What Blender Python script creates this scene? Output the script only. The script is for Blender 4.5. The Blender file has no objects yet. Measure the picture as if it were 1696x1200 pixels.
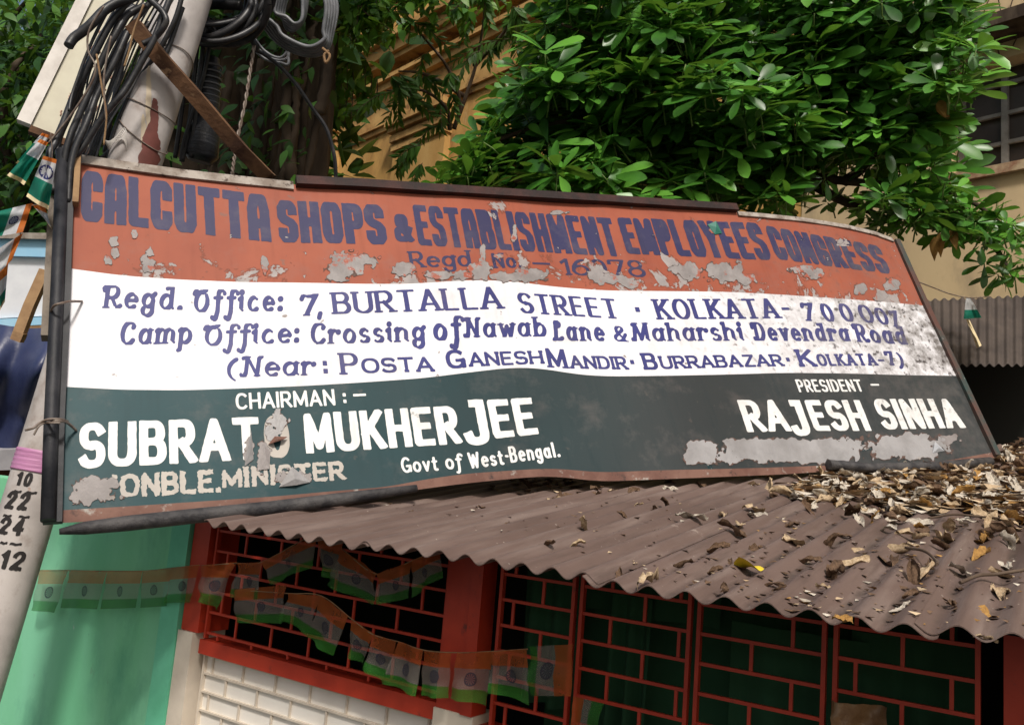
import bpy, math, random
import numpy as np
from mathutils import Vector, Matrix, noise
sc = bpy.context.scene
C = bpy.context.collection
random.seed(7)
rng = np.random.default_rng(7)
# ------------------------------------------------------------------ camera
FPX, CX, CY = 1395.0, 848.0, 600.0
def nrm(v): v = np.asarray(v, float); return v / np.linalg.norm(v)
_X = nrm([2114, -27, -1395.0]); _Z = np.array([802, -9600, 1395.0]); _Z = nrm(_Z - _X * _Z.dot(_X)); _Y = np.cross(_Z, _X)
RW = np.array([_X, _Y, _Z])                       # camera axes (right, down, forward) -> world
EYE = np.array([0, 0, 1.75])
cam_d = bpy.data.cameras.new('camera'); cam = bpy.data.objects.new('camera', cam_d); C.objects.link(cam)
r_, u_, b_ = RW @ [1, 0, 0], RW @ [0, -1, 0], RW @ [0, 0, -1]
cam.matrix_world = Matrix(((r_[0], u_[0], b_[0], EYE[0]), (r_[1], u_[1], b_[1], EYE[1]), (r_[2], u_[2], b_[2], EYE[2]), (0, 0, 0, 1)))
cam_d.sensor_width = 36; cam_d.lens = FPX / 1696 * 36; cam_d.clip_start = .05; cam_d.clip_end = 2000
sc.camera = cam
# ------------------------------------------------------------------ light
SUN = nrm([.46, -.50, .82])                       # towards the sun
sun_el = math.asin(SUN[2]); sun_az = math.atan2(SUN[0], SUN[1])
w = bpy.data.worlds.new('World'); sc.world = w; w.use_nodes = True
wn = w.node_tree; bg = wn.nodes['Background']; sky = wn.nodes.new('ShaderNodeTexSky')
sky.sky_type = 'NISHITA'; sky.sun_disc = False; sky.sun_elevation = sun_el; sky.sun_rotation = sun_az
sky.air_density = 1.6; sky.dust_density = 5; sky.ozone_density = 1.0
wn.links.new(sky.outputs[0], bg.inputs[0]); bg.inputs[1].default_value = .078
sl = bpy.data.lights.new('sun', 'SUN'); sl.energy = 2.6; sl.angle = math.radians(8); sl.color = (1, .95, .88)
so = bpy.data.objects.new('sun', sl); C.objects.link(so)
so.rotation_euler = Vector(SUN).to_track_quat('Z', 'Y').to_euler()
sc.view_settings.view_transform = 'Standard'; sc.view_settings.look = 'None'
sc.view_settings.exposure = 0.30; sc.view_settings.gamma = 1
sc.cycles.use_denoising = True
sc.cycles.max_bounces = 8
# ------------------------------------------------------------------ pixel helpers (1696x1200 photograph) -> world points
def ray(px, py): return RW @ np.array([(px - CX) / FPX, (py - CY) / FPX, 1.0])
def at(px, py, z): return EYE + ray(px, py) * z                       # z = depth along the view axis
def onp(px, py, p0, n):
    d = ray(px, py); return EYE + d * (np.dot(np.asarray(p0) - EYE, n) / np.dot(d, n))
def F(px, py, Y): d = ray(px, py); return EYE + d * (Y / d[1])       # on the vertical plane y = Y
def pix(P):
    c = RW.T @ (np.asarray(P) - EYE); return np.array([CX + FPX * c[0] / c[2], CY + FPX * c[1] / c[2], c[2]])
def nz(x, y, z=0.0): return noise.noise(Vector((x, y, z)))
# ------------------------------------------------------------------ materials
class NT:
    def __init__(s, name):
        s.m = bpy.data.materials.new(name); s.m.use_nodes = True; s.t = s.m.node_tree; s.b = s.t.nodes['Principled BSDF']; s.out = s.t.nodes['Material Output']
    def n(s, typ, ins=None, **kw):
        x = s.t.nodes.new('ShaderNode' + typ)
        for k, v in kw.items(): setattr(x, k, v)
        for k, v in (ins or {}).items(): s.set(x.inputs[k], v)
        return x
    def set(s, sock, v):
        if isinstance(v, bpy.types.NodeSocket): s.t.links.new(v, sock)
        elif isinstance(v, (tuple, list)) and len(v) == 3 and sock.type == 'RGBA': sock.default_value = (*v, 1)
        else: sock.default_value = v
    def math(s, op, a, b=0.0, clamp=False): return s.n('Math', {0: a, 1: b}, operation=op, use_clamp=clamp).outputs[0]
    def noise(s, vec, scale, detail=6, rough=.6, dist=0.0): return s.n('TexNoise', {'Vector': vec, 'Scale': scale, 'Detail': detail, 'Roughness': rough, 'Distortion': dist}).outputs['Fac']
    def step(s, v, lo, hi, a=0.0, b=1.0): return s.n('MapRange', {0: v, 1: lo, 2: hi, 3: a, 4: b}).outputs[0]
    def mix(s, f, a, b, bt='MIX'):
        x = s.n('Mix', data_type='RGBA', blend_type=bt); s.set(x.inputs[0], f); s.set(x.inputs[6], a); s.set(x.inputs[7], b); return x.outputs[2]
    def coord(s, kind='Object'): return s.n('TexCoord').outputs[kind]
    def bump(s, h, strength=.3, dist=.01):
        s.set(s.b.inputs['Normal'], s.n('Bump', {'Height': h, 'Strength': strength, 'Distance': dist}).outputs[0])
MATS = {}
def M(name, c1, c2=None, scale=4, rough=.75, spec=.3, bump=0, bscale=30, lo=.4, hi=.62, spots=(), stretch=None, transl=0, metal=0, island=0, isl2=None, film=0):
    if name in MATS: return MATS[name]
    s = NT(name); co = s.coord()
    if stretch: co = s.n('Mapping', {0: co, 3: stretch}).outputs[0]
    col = c1
    if c2 is not None: col = s.mix(s.step(s.noise(co, scale), lo, hi), c1, c2)
    for (c3, sc3, l3, h3) in spots: col = s.mix(s.step(s.noise(co, sc3, 8, .65), l3, h3), col, c3)
    if island:
        ri = s.n('NewGeometry').outputs['Random Per Island']
        if isl2 is not None: col = s.mix(s.step(ri, .55, 1.0), col, isl2)
        hs = s.n('HueSaturation', {'Hue': 0.5, 'Saturation': 1.0, 'Value': s.step(ri, 0, 1, 1 - island, 1 + island), 'Color': col}); col = hs.outputs[0]
    s.set(s.b.inputs['Base Color'], col); s.b.inputs['Roughness'].default_value = rough; s.b.inputs['Specular IOR Level'].default_value = spec; s.b.inputs['Metallic'].default_value = metal
    if bump: s.bump(s.noise(co, bscale, 8, .65), bump, .01)
    if transl:
        tr = s.n('BsdfTranslucent'); s.set(tr.inputs[0], s.mix(.5, col, (.25, .45, .04), 'MIX') if transl < .9 else col)
        mx = s.n('MixShader'); mx.inputs[0].default_value = transl if transl < .9 else .45; s.t.links.new(s.b.outputs[0], mx.inputs[1]); s.t.links.new(tr.outputs[0], mx.inputs[2]); s.t.links.new(mx.outputs[0], s.out.inputs[0])
    if film:
        src = s.out.inputs[0].links[0].from_socket; tp_ = s.n('BsdfTransparent'); mx = s.n('MixShader'); mx.inputs[0].default_value = film
        s.t.links.new(src, mx.inputs[1]); s.t.links.new(tp_.outputs[0], mx.inputs[2]); s.t.links.new(mx.outputs[0], s.out.inputs[0])
    MATS[name] = s.m; return s.m
# ------------------------------------------------------------------ mesh builder
class MB:
    def __init__(s): s.v = []; s.f = []; s.mi = []; s.uv = []; s.sm = []
    def add(s, vs, fs, mi=0, uv=None, smooth=False):
        o = len(s.v); s.v += [tuple(map(float, p)) for p in vs]; s.uv += (list(uv) if uv is not None else [(0, 0)] * len(vs))
        for f in fs: s.f.append(tuple(i + o for i in f)); s.mi.append(mi); s.sm.append(smooth)
        return s
    def frame(s, o, ax, ay, az, mi=0):                                 # box from corner o with three edge vectors
        o, ax, ay, az = map(np.asarray, (o, ax, ay, az))
        p = [o, o + ax, o + ax + ay, o + ay]; p += [q + az for q in p]
        fl = [(0, 3, 2, 1), (4, 5, 6, 7), (0, 1, 5, 4), (1, 2, 6, 5), (2, 3, 7, 6), (3, 0, 4, 7)]
        if np.dot(np.cross(ax, ay), az) < 0: fl = [f[::-1] for f in fl]
        return s.add(p, fl, mi)
    def box(s, x0, x1, y0, y1, z0, z1, mi=0): return s.frame((x0, y0, z0), (x1 - x0, 0, 0), (0, y1 - y0, 0), (0, 0, z1 - z0), mi)
    def tube(s, pts, r, seg=10, mi=0, cap=True, smooth=True, flat=None):
        P = np.array(pts, float); n = len(P); R = np.full(n, r) if np.isscalar(r) else np.array(r, float)
        T = np.gradient(P, axis=0); T /= np.linalg.norm(T, axis=1)[:, None] + 1e-12
        a = nrm(np.cross(T[0], [.31, .52, .79])); vs = []
        for i in range(n):
            a = nrm(a - T[i] * a.dot(T[i])); b = np.cross(T[i], a)
            for k in range(seg):
                t = 2 * math.pi * k / seg; vs.append(P[i] + R[i] * (a * math.cos(t) + b * math.sin(t)))
        fs = [(i * seg + k, i * seg + (k + 1) % seg, (i + 1) * seg + (k + 1) % seg, (i + 1) * seg + k) for i in range(n - 1) for k in range(seg)]
        s.add(vs, fs, mi, smooth=smooth)
        if cap:
            o = len(s.v) - n * seg
            s.f.append(tuple(o + k for k in range(seg))[::-1]); s.mi.append(mi); s.sm.append(False)
            s.f.append(tuple(o + (n - 1) * seg + k for k in range(seg))); s.mi.append(mi); s.sm.append(False)
        return s
    def sweep(s, pts, wv, dv, mi=0):                                   # rectangular bar along pts; wv/dv = half-width vectors
        P = [np.asarray(p, float) for p in pts]; n = len(P); vs = []
        for p in P: vs += [p - wv - dv, p + wv - dv, p + wv + dv, p - wv + dv]
        fs = [(i * 4 + k, i * 4 + (k + 1) % 4, (i + 1) * 4 + (k + 1) % 4, (i + 1) * 4 + k) for i in range(n - 1) for k in range(4)]
        fs += [(3, 2, 1, 0), ((n - 1) * 4, (n - 1) * 4 + 1, (n - 1) * 4 + 2, (n - 1) * 4 + 3)]
        return s.add(vs, fs, mi)
    def grid(s, fn, nu, nv, mi=0, smooth=True, uvf=None, mif=None):
        vs = [fn(i / nu, j / nv) for j in range(nv + 1) for i in range(nu + 1)]
        uv = [uvf(i / nu, j / nv) for j in range(nv + 1) for i in range(nu + 1)] if uvf else None
        fs = [(j * (nu + 1) + i, j * (nu + 1) + i + 1, (j + 1) * (nu + 1) + i + 1, (j + 1) * (nu + 1) + i) for j in range(nv) for i in range(nu)]
        s.add(vs, fs, mi, uv, smooth)
        if mif:
            k = len(s.mi) - len(fs)
            for j in range(nv):
                for i in range(nu): s.mi[k + j * nu + i] = mif((i + .5) / nu, (j + .5) / nv)
        return s
    def mesh(s, name, mats, org=(0, 0, 0)):
        me = bpy.data.meshes.new(name); o = np.asarray(org, float)
        v = np.array(s.v).reshape(-1, 3) - o
        me.from_pydata(v.tolist(), [], s.f)
        mats = mats if isinstance(mats, (list, tuple)) else [mats]
        for m in mats: me.materials.append(m)
        me.polygons.foreach_set('material_index', np.array(s.mi, dtype=np.int32)); me.polygons.foreach_set('use_smooth', np.array(s.sm, dtype=bool))
        ul = me.uv_layers.new(name='sheet'); li = np.empty(len(me.loops), dtype=np.int32); me.loops.foreach_get('vertex_index', li)
        ul.data.foreach_set('uv', np.array(s.uv, dtype=np.float32)[li].ravel()); me.update()
        return me
ORG = {}
def link(name, me, parent=None, loc=None):
    o = bpy.data.objects.new(name, me); C.objects.link(o)
    if parent is not None: o.parent = parent; ORG[o.name] = ORG[parent.name]
    else: ORG[o.name] = np.zeros(3) if loc is None else np.asarray(loc, float)
    if loc is not None and parent is None: o.location = loc
    return o
def build(name, mb, mats, parent=None, loc=None, label=None):
    org = ORG[parent.name] if parent is not None else (loc if loc is not None else (0, 0, 0))
    o = link(name, mb.mesh(name, mats, org), parent, loc)
    if label: o['label'] = label
    return o
def tag(o, label, cat, group=None, kind=None):
    if label: o['label'] = label
    if cat: o['category'] = cat
    if group: o['group'] = group
    if kind: o['kind'] = kind
    return o
def thing(name, label, cat, loc, group=None): return tag(link(name, None, None, loc), label, cat, group)
def crv(pts, n=24):                                                    # Catmull-Rom through points
    P = [np.asarray(p, float) for p in pts]; P = [2 * P[0] - P[1]] + P + [2 * P[-1] - P[-2]]; out = []
    for i in range(1, len(P) - 2):
        for k in range(n):
            t = k / n; a, b, c, d = P[i - 1:i + 3]
            out.append(.5 * (2 * b + (c - a) * t + (2 * a - 5 * b + 4 * c - d) * t * t + (3 * b - a - 3 * c + d) * t ** 3))
    out.append(P[-2]); return out
def inpoly(x, y, poly):
    c = False; j = len(poly) - 1
    for i in range(len(poly)):
        (xi, yi), (xj, yj) = poly[i], poly[j]
        if (yi > y) != (yj > y) and x < (xj - xi) * (y - yi) / (yj - yi) + xi: c = not c
        j = i
    return c
# ------------------------------------------------------------------ palette
m_ground = M('ground_asphalt', (.06, .055, .05), (.09, .085, .08), 3, .9, bump=.3)
m_dark = M('shade_black', (.012, .013, .012), rough=.9)  # near-black colour stands in for the shade inside the openings
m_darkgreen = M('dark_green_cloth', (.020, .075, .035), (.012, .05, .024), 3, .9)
m_greenwall = M('mint_green_paint', (.19, .56, .31), (.24, .62, .39), 2.5, .8, bump=.15, bscale=25, spots=(((.10, .36, .22), 3.5, .54, .78), ((.16, .30, .20), 11, .62, .74), ((.06, .17, .11), 42, .68, .74), ((.40, .62, .50), 19, .68, .72)), stretch=(1, 1, .5))
m_red = M('red_gloss_paint', (.50, .045, .018), (.36, .028, .012), 5, .45, .5, bump=.12, bscale=18, spots=(((.20, .03, .02), 14, .62, .70), ((.10, .05, .035), 45, .69, .74)))
m_cream = M('cream_lattice_paint', (.66, .58, .48), (.55, .48, .40), 6, .6, .4, bump=.1, spots=(((.3, .22, .16), 30, .68, .75),))
m_creamwall = M('cream_board', (.84, .80, .74), (.76, .71, .64), 3, .8)
m_roof0 = M('plain_brown_tin', (.20, .135, .112), (.27, .185, .155), 2.2, .62, .35, bump=.06, bscale=60, spots=(((.13, .085, .07), 5, .55, .75), ((.36, .29, .25), 55, .70, .76), ((.42, .35, .29), 9, .73, .8)))
def roof_mat():
    s = NT('brown_painted_tin'); co = s.coord(); sx = s.n('SeparateXYZ', {0: co}); X = sx.outputs[0]
    c = s.mix(s.step(s.noise(co, 1.6, 7), .36, .66), (.104, .068, .056), (.142, .096, .081))
    st = s.n('Mapping', {0: co, 3: (16, 1.1, 1.1)}).outputs[0]; c = s.mix(s.math('MULTIPLY', s.step(s.noise(st, 1.5, 6), .5, .74), .6), c, (.25, .195, .170))
    c = s.mix(s.math('MULTIPLY', s.step(s.noise(st, 2.3, 6, .7), .52, .70), .8), c, (.080, .054, .046))
    wv = s.math('COSINE', s.math('MULTIPLY', s.math('ADD', X, -1.2), 2 * math.pi / .076)); dirt = s.math('MULTIPLY', s.step(wv, -.55, -1.0), s.step(s.noise(co, 6, 8, .7), .42, .62)); c = s.mix(s.math('MULTIPLY', dirt, .85), c, (.055, .040, .033))
    c = s.mix(s.step(s.noise(co, 70, 4), .70, .75), c, (.42, .36, .31)); c = s.mix(s.step(s.noise(co, 38, 7, .7), .67, .72), c, (.09, .06, .045)); c = s.mix(s.step(s.noise(co, 4.2, 9, .7), .66, .72), c, (.34, .28, .24))
    s.set(s.b.inputs['Base Color'], c); s.b.inputs['Roughness'].default_value = .6; s.b.inputs['Specular IOR Level'].default_value = .3; s.bump(s.noise(co, 45, 8, .7), .12, .006); return s.m
m_roof = roof_mat()
m_rust = M('rusty_brown_steel', (.13, .060, .045), (.19, .10, .075), 9, .7, .3, bump=.2, spots=(((.34, .31, .28), 12, .60, .67), ((.06, .035, .03), 20, .60, .7)))
m_black = M('black_worn_steel', (.012, .013, .017), (.03, .03, .035), 11, .55, .3, bump=.25, bscale=30, spots=(((.30, .29, .28), 40, .72, .76), ((.12, .08, .06), 9, .66, .74)))
m_blackpipe = M('black_crusted_pipe', (.02, .019, .022), (.07, .065, .065), 14, .6, .4, bump=.6, bscale=40, spots=(((.22, .2, .19), 60, .68, .74),))
m_oldwood = M('weathered_wood', (.16, .085, .045), (.06, .03, .02), 8, .8, .2, bump=.5, bscale=30, stretch=(1, 1, 1), spots=(((.30, .19, .11), 16, .60, .7),))
m_tanwood = M('tan_wood', (.33, .21, .11), (.22, .13, .07), 8, .8, .2, bump=.4, spots=(((.07, .05, .03), 10, .65, .75),))
m_batten = M('dark_red_batten', (.022, .013, .012), (.06, .022, .018), 7, .7, .3, bump=.5)
m_greytrim = M('worn_grey_trim', (.40, .36, .32), (.22, .18, .15), 14, .8, .2, bump=.3, spots=(((.07, .05, .04), 22, .58, .66),))
m_metal = M('bare_grey_metal', (.27, .245, .24), (.20, .18, .175), 9, .5, .4, bump=.3, bscale=50, spots=(((.30, .22, .15), 6, .64, .75), ((.5, .49, .5), 30, .66, .75)))
m_pole = M('white_pole_paint', (.54, .50, .48), (.42, .385, .37), 5, .5, .4, bump=.15, bscale=30, spots=(((.27, .21, .18), 7, .55, .74), ((.33, .17, .11), 16, .68, .74), ((.16, .12, .11), 60, .72, .77)))
m_polered = M('maroon_undercoat', (.17, .055, .045), (.12, .04, .032), 12, .65)
m_pink = M('pink_plastic_tape', (.52, .24, .42), (.42, .17, .33), 60, .4, .5, stretch=(.2, .2, 3), bump=.3)
m_stencil = M('stencil_black', (.025, .022, .022), rough=.7)
m_cable = M('black_cable_rubber', (.012, .012, .014), (.03, .03, .034), 20, .42, .45, bump=.15, spots=(((.085, .08, .075), 9, .58, .74),))
m_cable2 = M('grey_cable_rubber', (.10, .105, .115), (.17, .175, .19), 18, .45, .5)
m_wire = M('thin_rusty_wire', (.12, .08, .06), (.22, .18, .15), 30, .5, .5)
m_boxface = M('cream_acrylic', (.66, .63, .50), (.58, .54, .43), 6, .5, .4, spots=(((.42, .30, .22), 16, .66, .74),))
m_boxside = M('white_edge', (.78, .74, .70), (.6, .56, .52), 8, .6)
m_faint = M('faded_brown_paint', (.40, .25, .19), rough=.7)
m_ochre = M('ochre_stucco', (.60, .36, .12), (.45, .25, .08), 1.2, .9, .1, bump=.4, bscale=9, spots=(((.25, .13, .055), 1.3, .50, .72), ((.62, .44, .22), 3, .62, .78), ((.13, .07, .035), 4, .60, .76), ((.08, .05, .035), 12, .66, .76)), stretch=(1, 1, .45))
m_pale = M('pale_yellow_stucco', (.68, .52, .31), (.57, .43, .26), 1.4, .9, .1, bump=.3, bscale=9, spots=(((.36, .28, .19), 1.8, .52, .74), ((.16, .12, .09), 7, .64, .78)), stretch=(1, 1, .5))
m_mould = M('ochre_moulding', (.55, .34, .13), (.40, .22, .08), 2.5, .9, .1, bump=.3, bscale=14, spots=(((.14, .075, .04), 3, .54, .70), ((.08, .05, .035), 10, .64, .74)))
m_frame = M('grey_window_frame', (.26, .25, .24), (.18, .17, .16), 8, .7)
m_pane = M('dusty_dark_pane', (.045, .034, .030), (.065, .05, .045), 3, .45, .4)
m_trunk = M('grey_brown_bark', (.10, .075, .055), (.05, .036, .028), 7, .9, .1, bump=.8, bscale=14, stretch=(1, 1, .3))
m_banyan = M('banyan_bark', (.085, .062, .045), (.035, .026, .02), 4, .9, .1, bump=.9, bscale=9, stretch=(1, 1, .25))
m_leaf = M('glossy_green_leaf', (.056, .20, .022), (.036, .13, .018), 9, .37, .5, transl=.24, island=.42, isl2=(.11, .29, .035))
m_leaf2 = M('light_creeper_leaf', (.07, .21, .02), (.04, .13, .016), 7, .45, .4, transl=.35, island=.4, isl2=(.13, .25, .03))
m_leaf3 = M('deep_green_leaf', (.024, .085, .014), (.014, .045, .010), 5, .5, .35, transl=.2, island=.45, isl2=(.06, .15, .02))
m_leaf4 = M('olive_sapling_leaf', (.05, .13, .02), (.035, .085, .018), 5, .5, .3, transl=.3, island=.4)
m_stem = M('pale_green_stem', (.16, .24, .06), (.10, .15, .05), 9, .6)
m_twig = M('brown_twig', (.07, .045, .03), (.12, .085, .06), 12, .85)
m_dry = [M('dry_leaf_tan', (.56, .43, .28), (.36, .25, .15), 14, .8, .2, bump=.5, bscale=60, island=.25), M('dry_leaf_brown', (.17, .105, .065), (.09, .055, .035), 16, .85, .2, bump=.5, bscale=60, island=.25),
         M('dry_leaf_grey', (.62, .56, .47), (.42, .36, .29), 12, .8, .2, bump=.5, bscale=60, island=.25), M('dry_leaf_ochre', (.42, .235, .07), (.26, .14, .045), 12, .8, .2, bump=.4, bscale=60, island=.25)]
m_yellow = M('yellow_leaf', (.72, .56, .03), (.60, .42, .03), 18, .55, .3)
m_tarp = M('navy_tarpaulin', (.022, .03, .085), (.035, .045, .11), 4, .38, .5, bump=.3, bscale=14)
m_white = M('white_board_paint', (.80, .82, .86), (.68, .70, .75), 4, .7, spots=(((.45, .46, .5), 10, .68, .8),))
m_blue = M('sky_blue_paint', (.30, .58, .82), (.38, .64, .84), 4, .7, spots=(((.25, .3, .36), 18, .68, .76),))
m_greyledge = M('grey_ledge', (.34, .33, .35), (.26, .25, .27), 5, .8)
m_brick = M('red_brown_wall', (.26, .10, .06), (.18, .07, .045), 6, .9)
m_shedroof = M('dark_corrugated_sheet', (.055, .045, .042), (.085, .068, .06), 3, .75, .3, bump=.1)
m_saf = M('flag_saffron', (.70, .21, .035), (.60, .16, .03), 8, .6, .3, transl=.95)
m_wht = M('flag_white', (.74, .76, .78), (.64, .66, .70), 8, .55, .4, transl=.95)
m_grn = M('flag_green', (.015, .24, .16), (.012, .19, .13), 8, .55, .4, transl=.95)
m_grn2 = M('flag_leaf_green', (.05, .27, .04), (.04, .22, .035), 8, .6, .3, transl=.95)
m_navy = M('flag_navy', (.02, .025, .12), rough=.6)
m_hem = M('flag_hem', (.75, .62, .38), rough=.7)
m_packet = M('brown_plastic_packet', (.28, .16, .07), (.2, .10, .05), 12, .3, .6, bump=.6)
m_blackroll = M('black_tape_roll', (.010, .011, .014), (.03, .032, .04), 30, .4, .5, stretch=(.3, .3, 4), bump=.5)
# ------------------------------------------------------------------ setting: ground and the far side of the street
g = MB(); g.grid(lambda u, v: (-600 + 1200 * u, -600 + 1200 * v, .015 * nz(u * 900, v * 900)), 40, 40)
tag(build('ground', g, m_ground), 'grey street ground around the kiosk', 'ground', kind='structure')
# ================================================================== KIOSK
YF, YE, ZE = 1.87, 1.5725, 1.75 - .177
TAN = .1446
kiosk = thing('kiosk', 'small street kiosk with mint green wall, red grille front and brown corrugated roof', 'kiosk', (-1.2, YF, 0))
def fz(px, py, Y=YF): return F(px, py, Y)[2]
def fx(px, py, Y=YF): return F(px, py, Y)[0]
# green wall to the left of the front
gw = MB(); gw.box(-4.6, -2.575, YF + .0, YF + .16, 0, 1.60)
wall = build('wall', gw, m_greenwall, kiosk, label='mint green plastered side wall')
gp = MB(); gp.box(-2.572, -2.475, YF - .035, YF + .16, 0, 1.604); build('corner_strip', gp, M('pale_green_paint', (.16, .56, .36), (.12, .46, .28), 4, .75, bump=.1), wall)
jm = MB(); jm.box(-2.468, -2.382, YF - .022, YF + .10, 1.19, 1.585); build('door_jamb', jm, m_red, kiosk, label='dark red upper post')
jc = MB(); jc.box(-2.472, -2.395, YF - .030, YF + .10, 0, 1.188); build('door_jamb', jc, m_cream, kiosk, label='cream lower post')
ZL = 1.172                                                             # top of the red ledge (z)
ld = MB(); ld.box(-2.374, -1.385, YF - .016, YF + .06, ZL - .044, ZL); build('ledge', ld, m_red, kiosk)
ld = MB(); ld.box(-1.262, -.06, YF - .02, YF + .06, ZL - .03, ZL - .075); build('ledge', ld, m_red, kiosk)
# red pillar, cream foot
pl = MB(); pl.box(-1.384, -1.264, YF - .025, YF + .03, 1.165, 1.585); pl.box(-1.30, -1.264, YF - .035, YF - .0255, 1.165, 1.58); build('pillar', pl, m_red, kiosk, label='red middle pillar')
pl = MB(); pl.box(-1.388, -1.262, YF - .03, YF + .07, 0, 1.1645); build('pillar', pl, m_cream, kiosk, label='cream foot of the red pillar')
pl = MB(); pl.box(-.104, .02, YF - .02, YF + .08, 0, 1.585); build('pillar', pl, m_red, kiosk, label='red right end pillar')
def lattice(x0, x1, z0, z1, rowh, cellw, t, off, frame=True, y=YF, d=.0045):
    b = MB(); n = int((z1 - z0) / rowh) + 1; zz = z1
    for i in range(n + 1):
        zt = z1 - i * rowh
        if zt - t < z0: break
        b.box(x0, x1, y - d, y + d, zt - t, zt)
        x = x0 + off + (cellw * .5 if i % 2 else 0)
        while x < x1 - t:
            zb = max(z0, zt - rowh)
            if x > x0 + t: b.box(x, x + t, y - d + .0018, y + d - .0018, zb, zt - t)
            x += cellw
    if frame:
        b.box(x0 - t * 1.2, x0, y - d - .003, y + d + .003, z0, z1); b.box(x1, x1 + t * 1.2, y - d - .003, y + d + .003, z0, z1)
    return b
build('grille', lattice(-2.36, -1.40, ZL + .004, 1.59, .0655, .165, .0075, .05), m_red, kiosk, label='red brick-pattern grille over a dark opening')
xs = [-1.235, -1.0, -.703, -.412, -.135]
for i in range(4):
    build('grille', lattice(xs[i] + .016, xs[i + 1] - .016, ZL - .03, 1.59, .0635, .172, .0075, .03 + .04 * (i % 3)), m_red, kiosk, label='red grille panel of the right front')
# cream brick-pattern panel under the ledge
cp = MB(); cp.box(-2.374, -1.39, YF + .019, YF + .09, 0, ZL - .045); cw = build('wall_panel', cp, m_creamwall, kiosk, label='cream panel with raised brick-pattern lattice')
build('lattice', lattice(-2.365, -1.41, .3, ZL - .048, .057, .150, .0065, .03, y=YF + .0140, d=.0044), m_cream, cw)
# dark interior
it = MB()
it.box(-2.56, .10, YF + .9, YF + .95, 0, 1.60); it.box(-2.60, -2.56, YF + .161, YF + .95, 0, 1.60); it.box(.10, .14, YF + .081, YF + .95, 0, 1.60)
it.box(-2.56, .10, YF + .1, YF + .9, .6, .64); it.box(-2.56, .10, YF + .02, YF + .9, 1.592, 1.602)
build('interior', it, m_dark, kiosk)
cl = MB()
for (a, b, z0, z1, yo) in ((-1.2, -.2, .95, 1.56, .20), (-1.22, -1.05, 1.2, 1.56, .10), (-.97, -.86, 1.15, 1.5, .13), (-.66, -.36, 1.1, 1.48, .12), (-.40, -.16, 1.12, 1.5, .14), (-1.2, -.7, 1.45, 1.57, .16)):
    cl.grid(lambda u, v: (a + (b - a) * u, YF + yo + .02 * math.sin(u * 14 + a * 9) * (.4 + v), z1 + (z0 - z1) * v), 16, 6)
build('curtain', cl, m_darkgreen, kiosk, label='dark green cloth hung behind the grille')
# corrugated roof of overlapping sheets
PITCH, AMP = .076, .0098
def roofz(x, y): return ZE + TAN * (y - YE)
def wavez(x): return AMP * math.cos(2 * math.pi * x / PITCH)
roof_things = []
sheets = [(-2.062, -1.43, 0, 0), (-1.46, -.80, .006, .004), (-.83, -.18, -.01, .001), (-.215, .50, .004, .005)]
def roof_surface(x, y): return roofz(x, y) + wavez(x) + .004 * nz(x * 2, y * 1.2, 3) - .006 * max(0, nz(x * 3.1, y * .8, 8)) * max(0, 1 - (y - YE) * 2)
cn = bpy.data.objects
for i, (xa, xb, dy, dz) in enumerate(sheets):
    b = MB(); nx = int((xb - xa) / PITCH * 12); ny = 26
    fn = lambda u, v: (xa + (xb - xa) * u, YE + dy + .006 * nz((xa + (xb - xa) * u) * 4, 1.7) + (6.4 - YE) * v ** 1.5, 0)
    def top(u, v):
        x, y, _ = fn(u, v); return (x, y, roof_surface(x, y) + dz)
    def bot(u, v):
        x, y, _ = fn(1 - u, v); return (x, y, roof_surface(x, y) + dz - .0022)
    b.grid(top, nx, ny); b.grid(bot, nx, ny)
    b.grid(lambda u, v: (top(1 - u, 0) if v == 0 else bot(u, 0)), nx, 1)
    b.grid(lambda u, v: (top(0, u) if v == 0 else bot(1, u)), ny, 1)
    b.grid(lambda u, v: (bot(0, u) if v == 0 else top(1, u)), ny, 1)
    build('roof_sheet', b, m_roof, kiosk)
b = MB(); b.box(-2.02, .4, YE + .205, YE + .235, ZE - .012, ZE + .012); build('roof_batten', b, m_dark, kiosk); b = MB(); b.box(-2.02, .4, 5.0, 5.05, roofz(0, 5) - .06, roofz(0, 5) - .02); build('roof_batten', b, m_oldwood, kiosk)  # front batten coloured near-black, so the gap under the eave reads as shade
b = MB(); b.box(-2.0, .4, 6.3, 6.4, 0, 2.2); b.box(-2.04, -2.0, 2.9, 6.4, 0, 1.7); build('back_wall', b, m_brick, kiosk)
# ================================================================== SIGN BOARD
K = 2.9
PTL, PTR, PBR, PBL = (at(115, 262, K), at(1480, 390, 1.58409 * K), at(1650, 755, 1.39544 * K), at(90, 860, .81135 * K))
WD = nrm(PTR - PTL); HD = nrm((PBL - PTL)); SN = nrm(np.cross(HD, WD))
if SN.dot(EYE - PTL) < 0: SN = -SN
def sbump(a, b):                                                       # the sheet has buckled: a fold in the middle, a curl at the far end
    t = min(1, max(0, b / 1.29))
    return (.045 * t * math.exp(-((a - 2.15 - .1 * t) / .30) ** 2) - .02 * t * math.exp(-((a - 2.75) / .35) ** 2) + .03 * (1 - t) * math.exp(-((a - 1.2) / .5) ** 2)
            + .014 * nz(a * 1.3, b * 1.1, 2) + .004 * nz(a * 4.5, b * 4, 5) - .10 * max(0, (a - 3.2) / .8) ** 2 * (1 - t))
def Sab(px, py):
    P = onp(px, py, PTL, SN); return np.dot(P - PTL, WD), np.dot(P - PTL, HD)
def S(px, py, off=0.0):
    a, b = Sab(px, py); return onp(px, py, PTL + SN * (sbump(a, b) + off), SN)
def Suv(px, py): return Sab(px, py)
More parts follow.
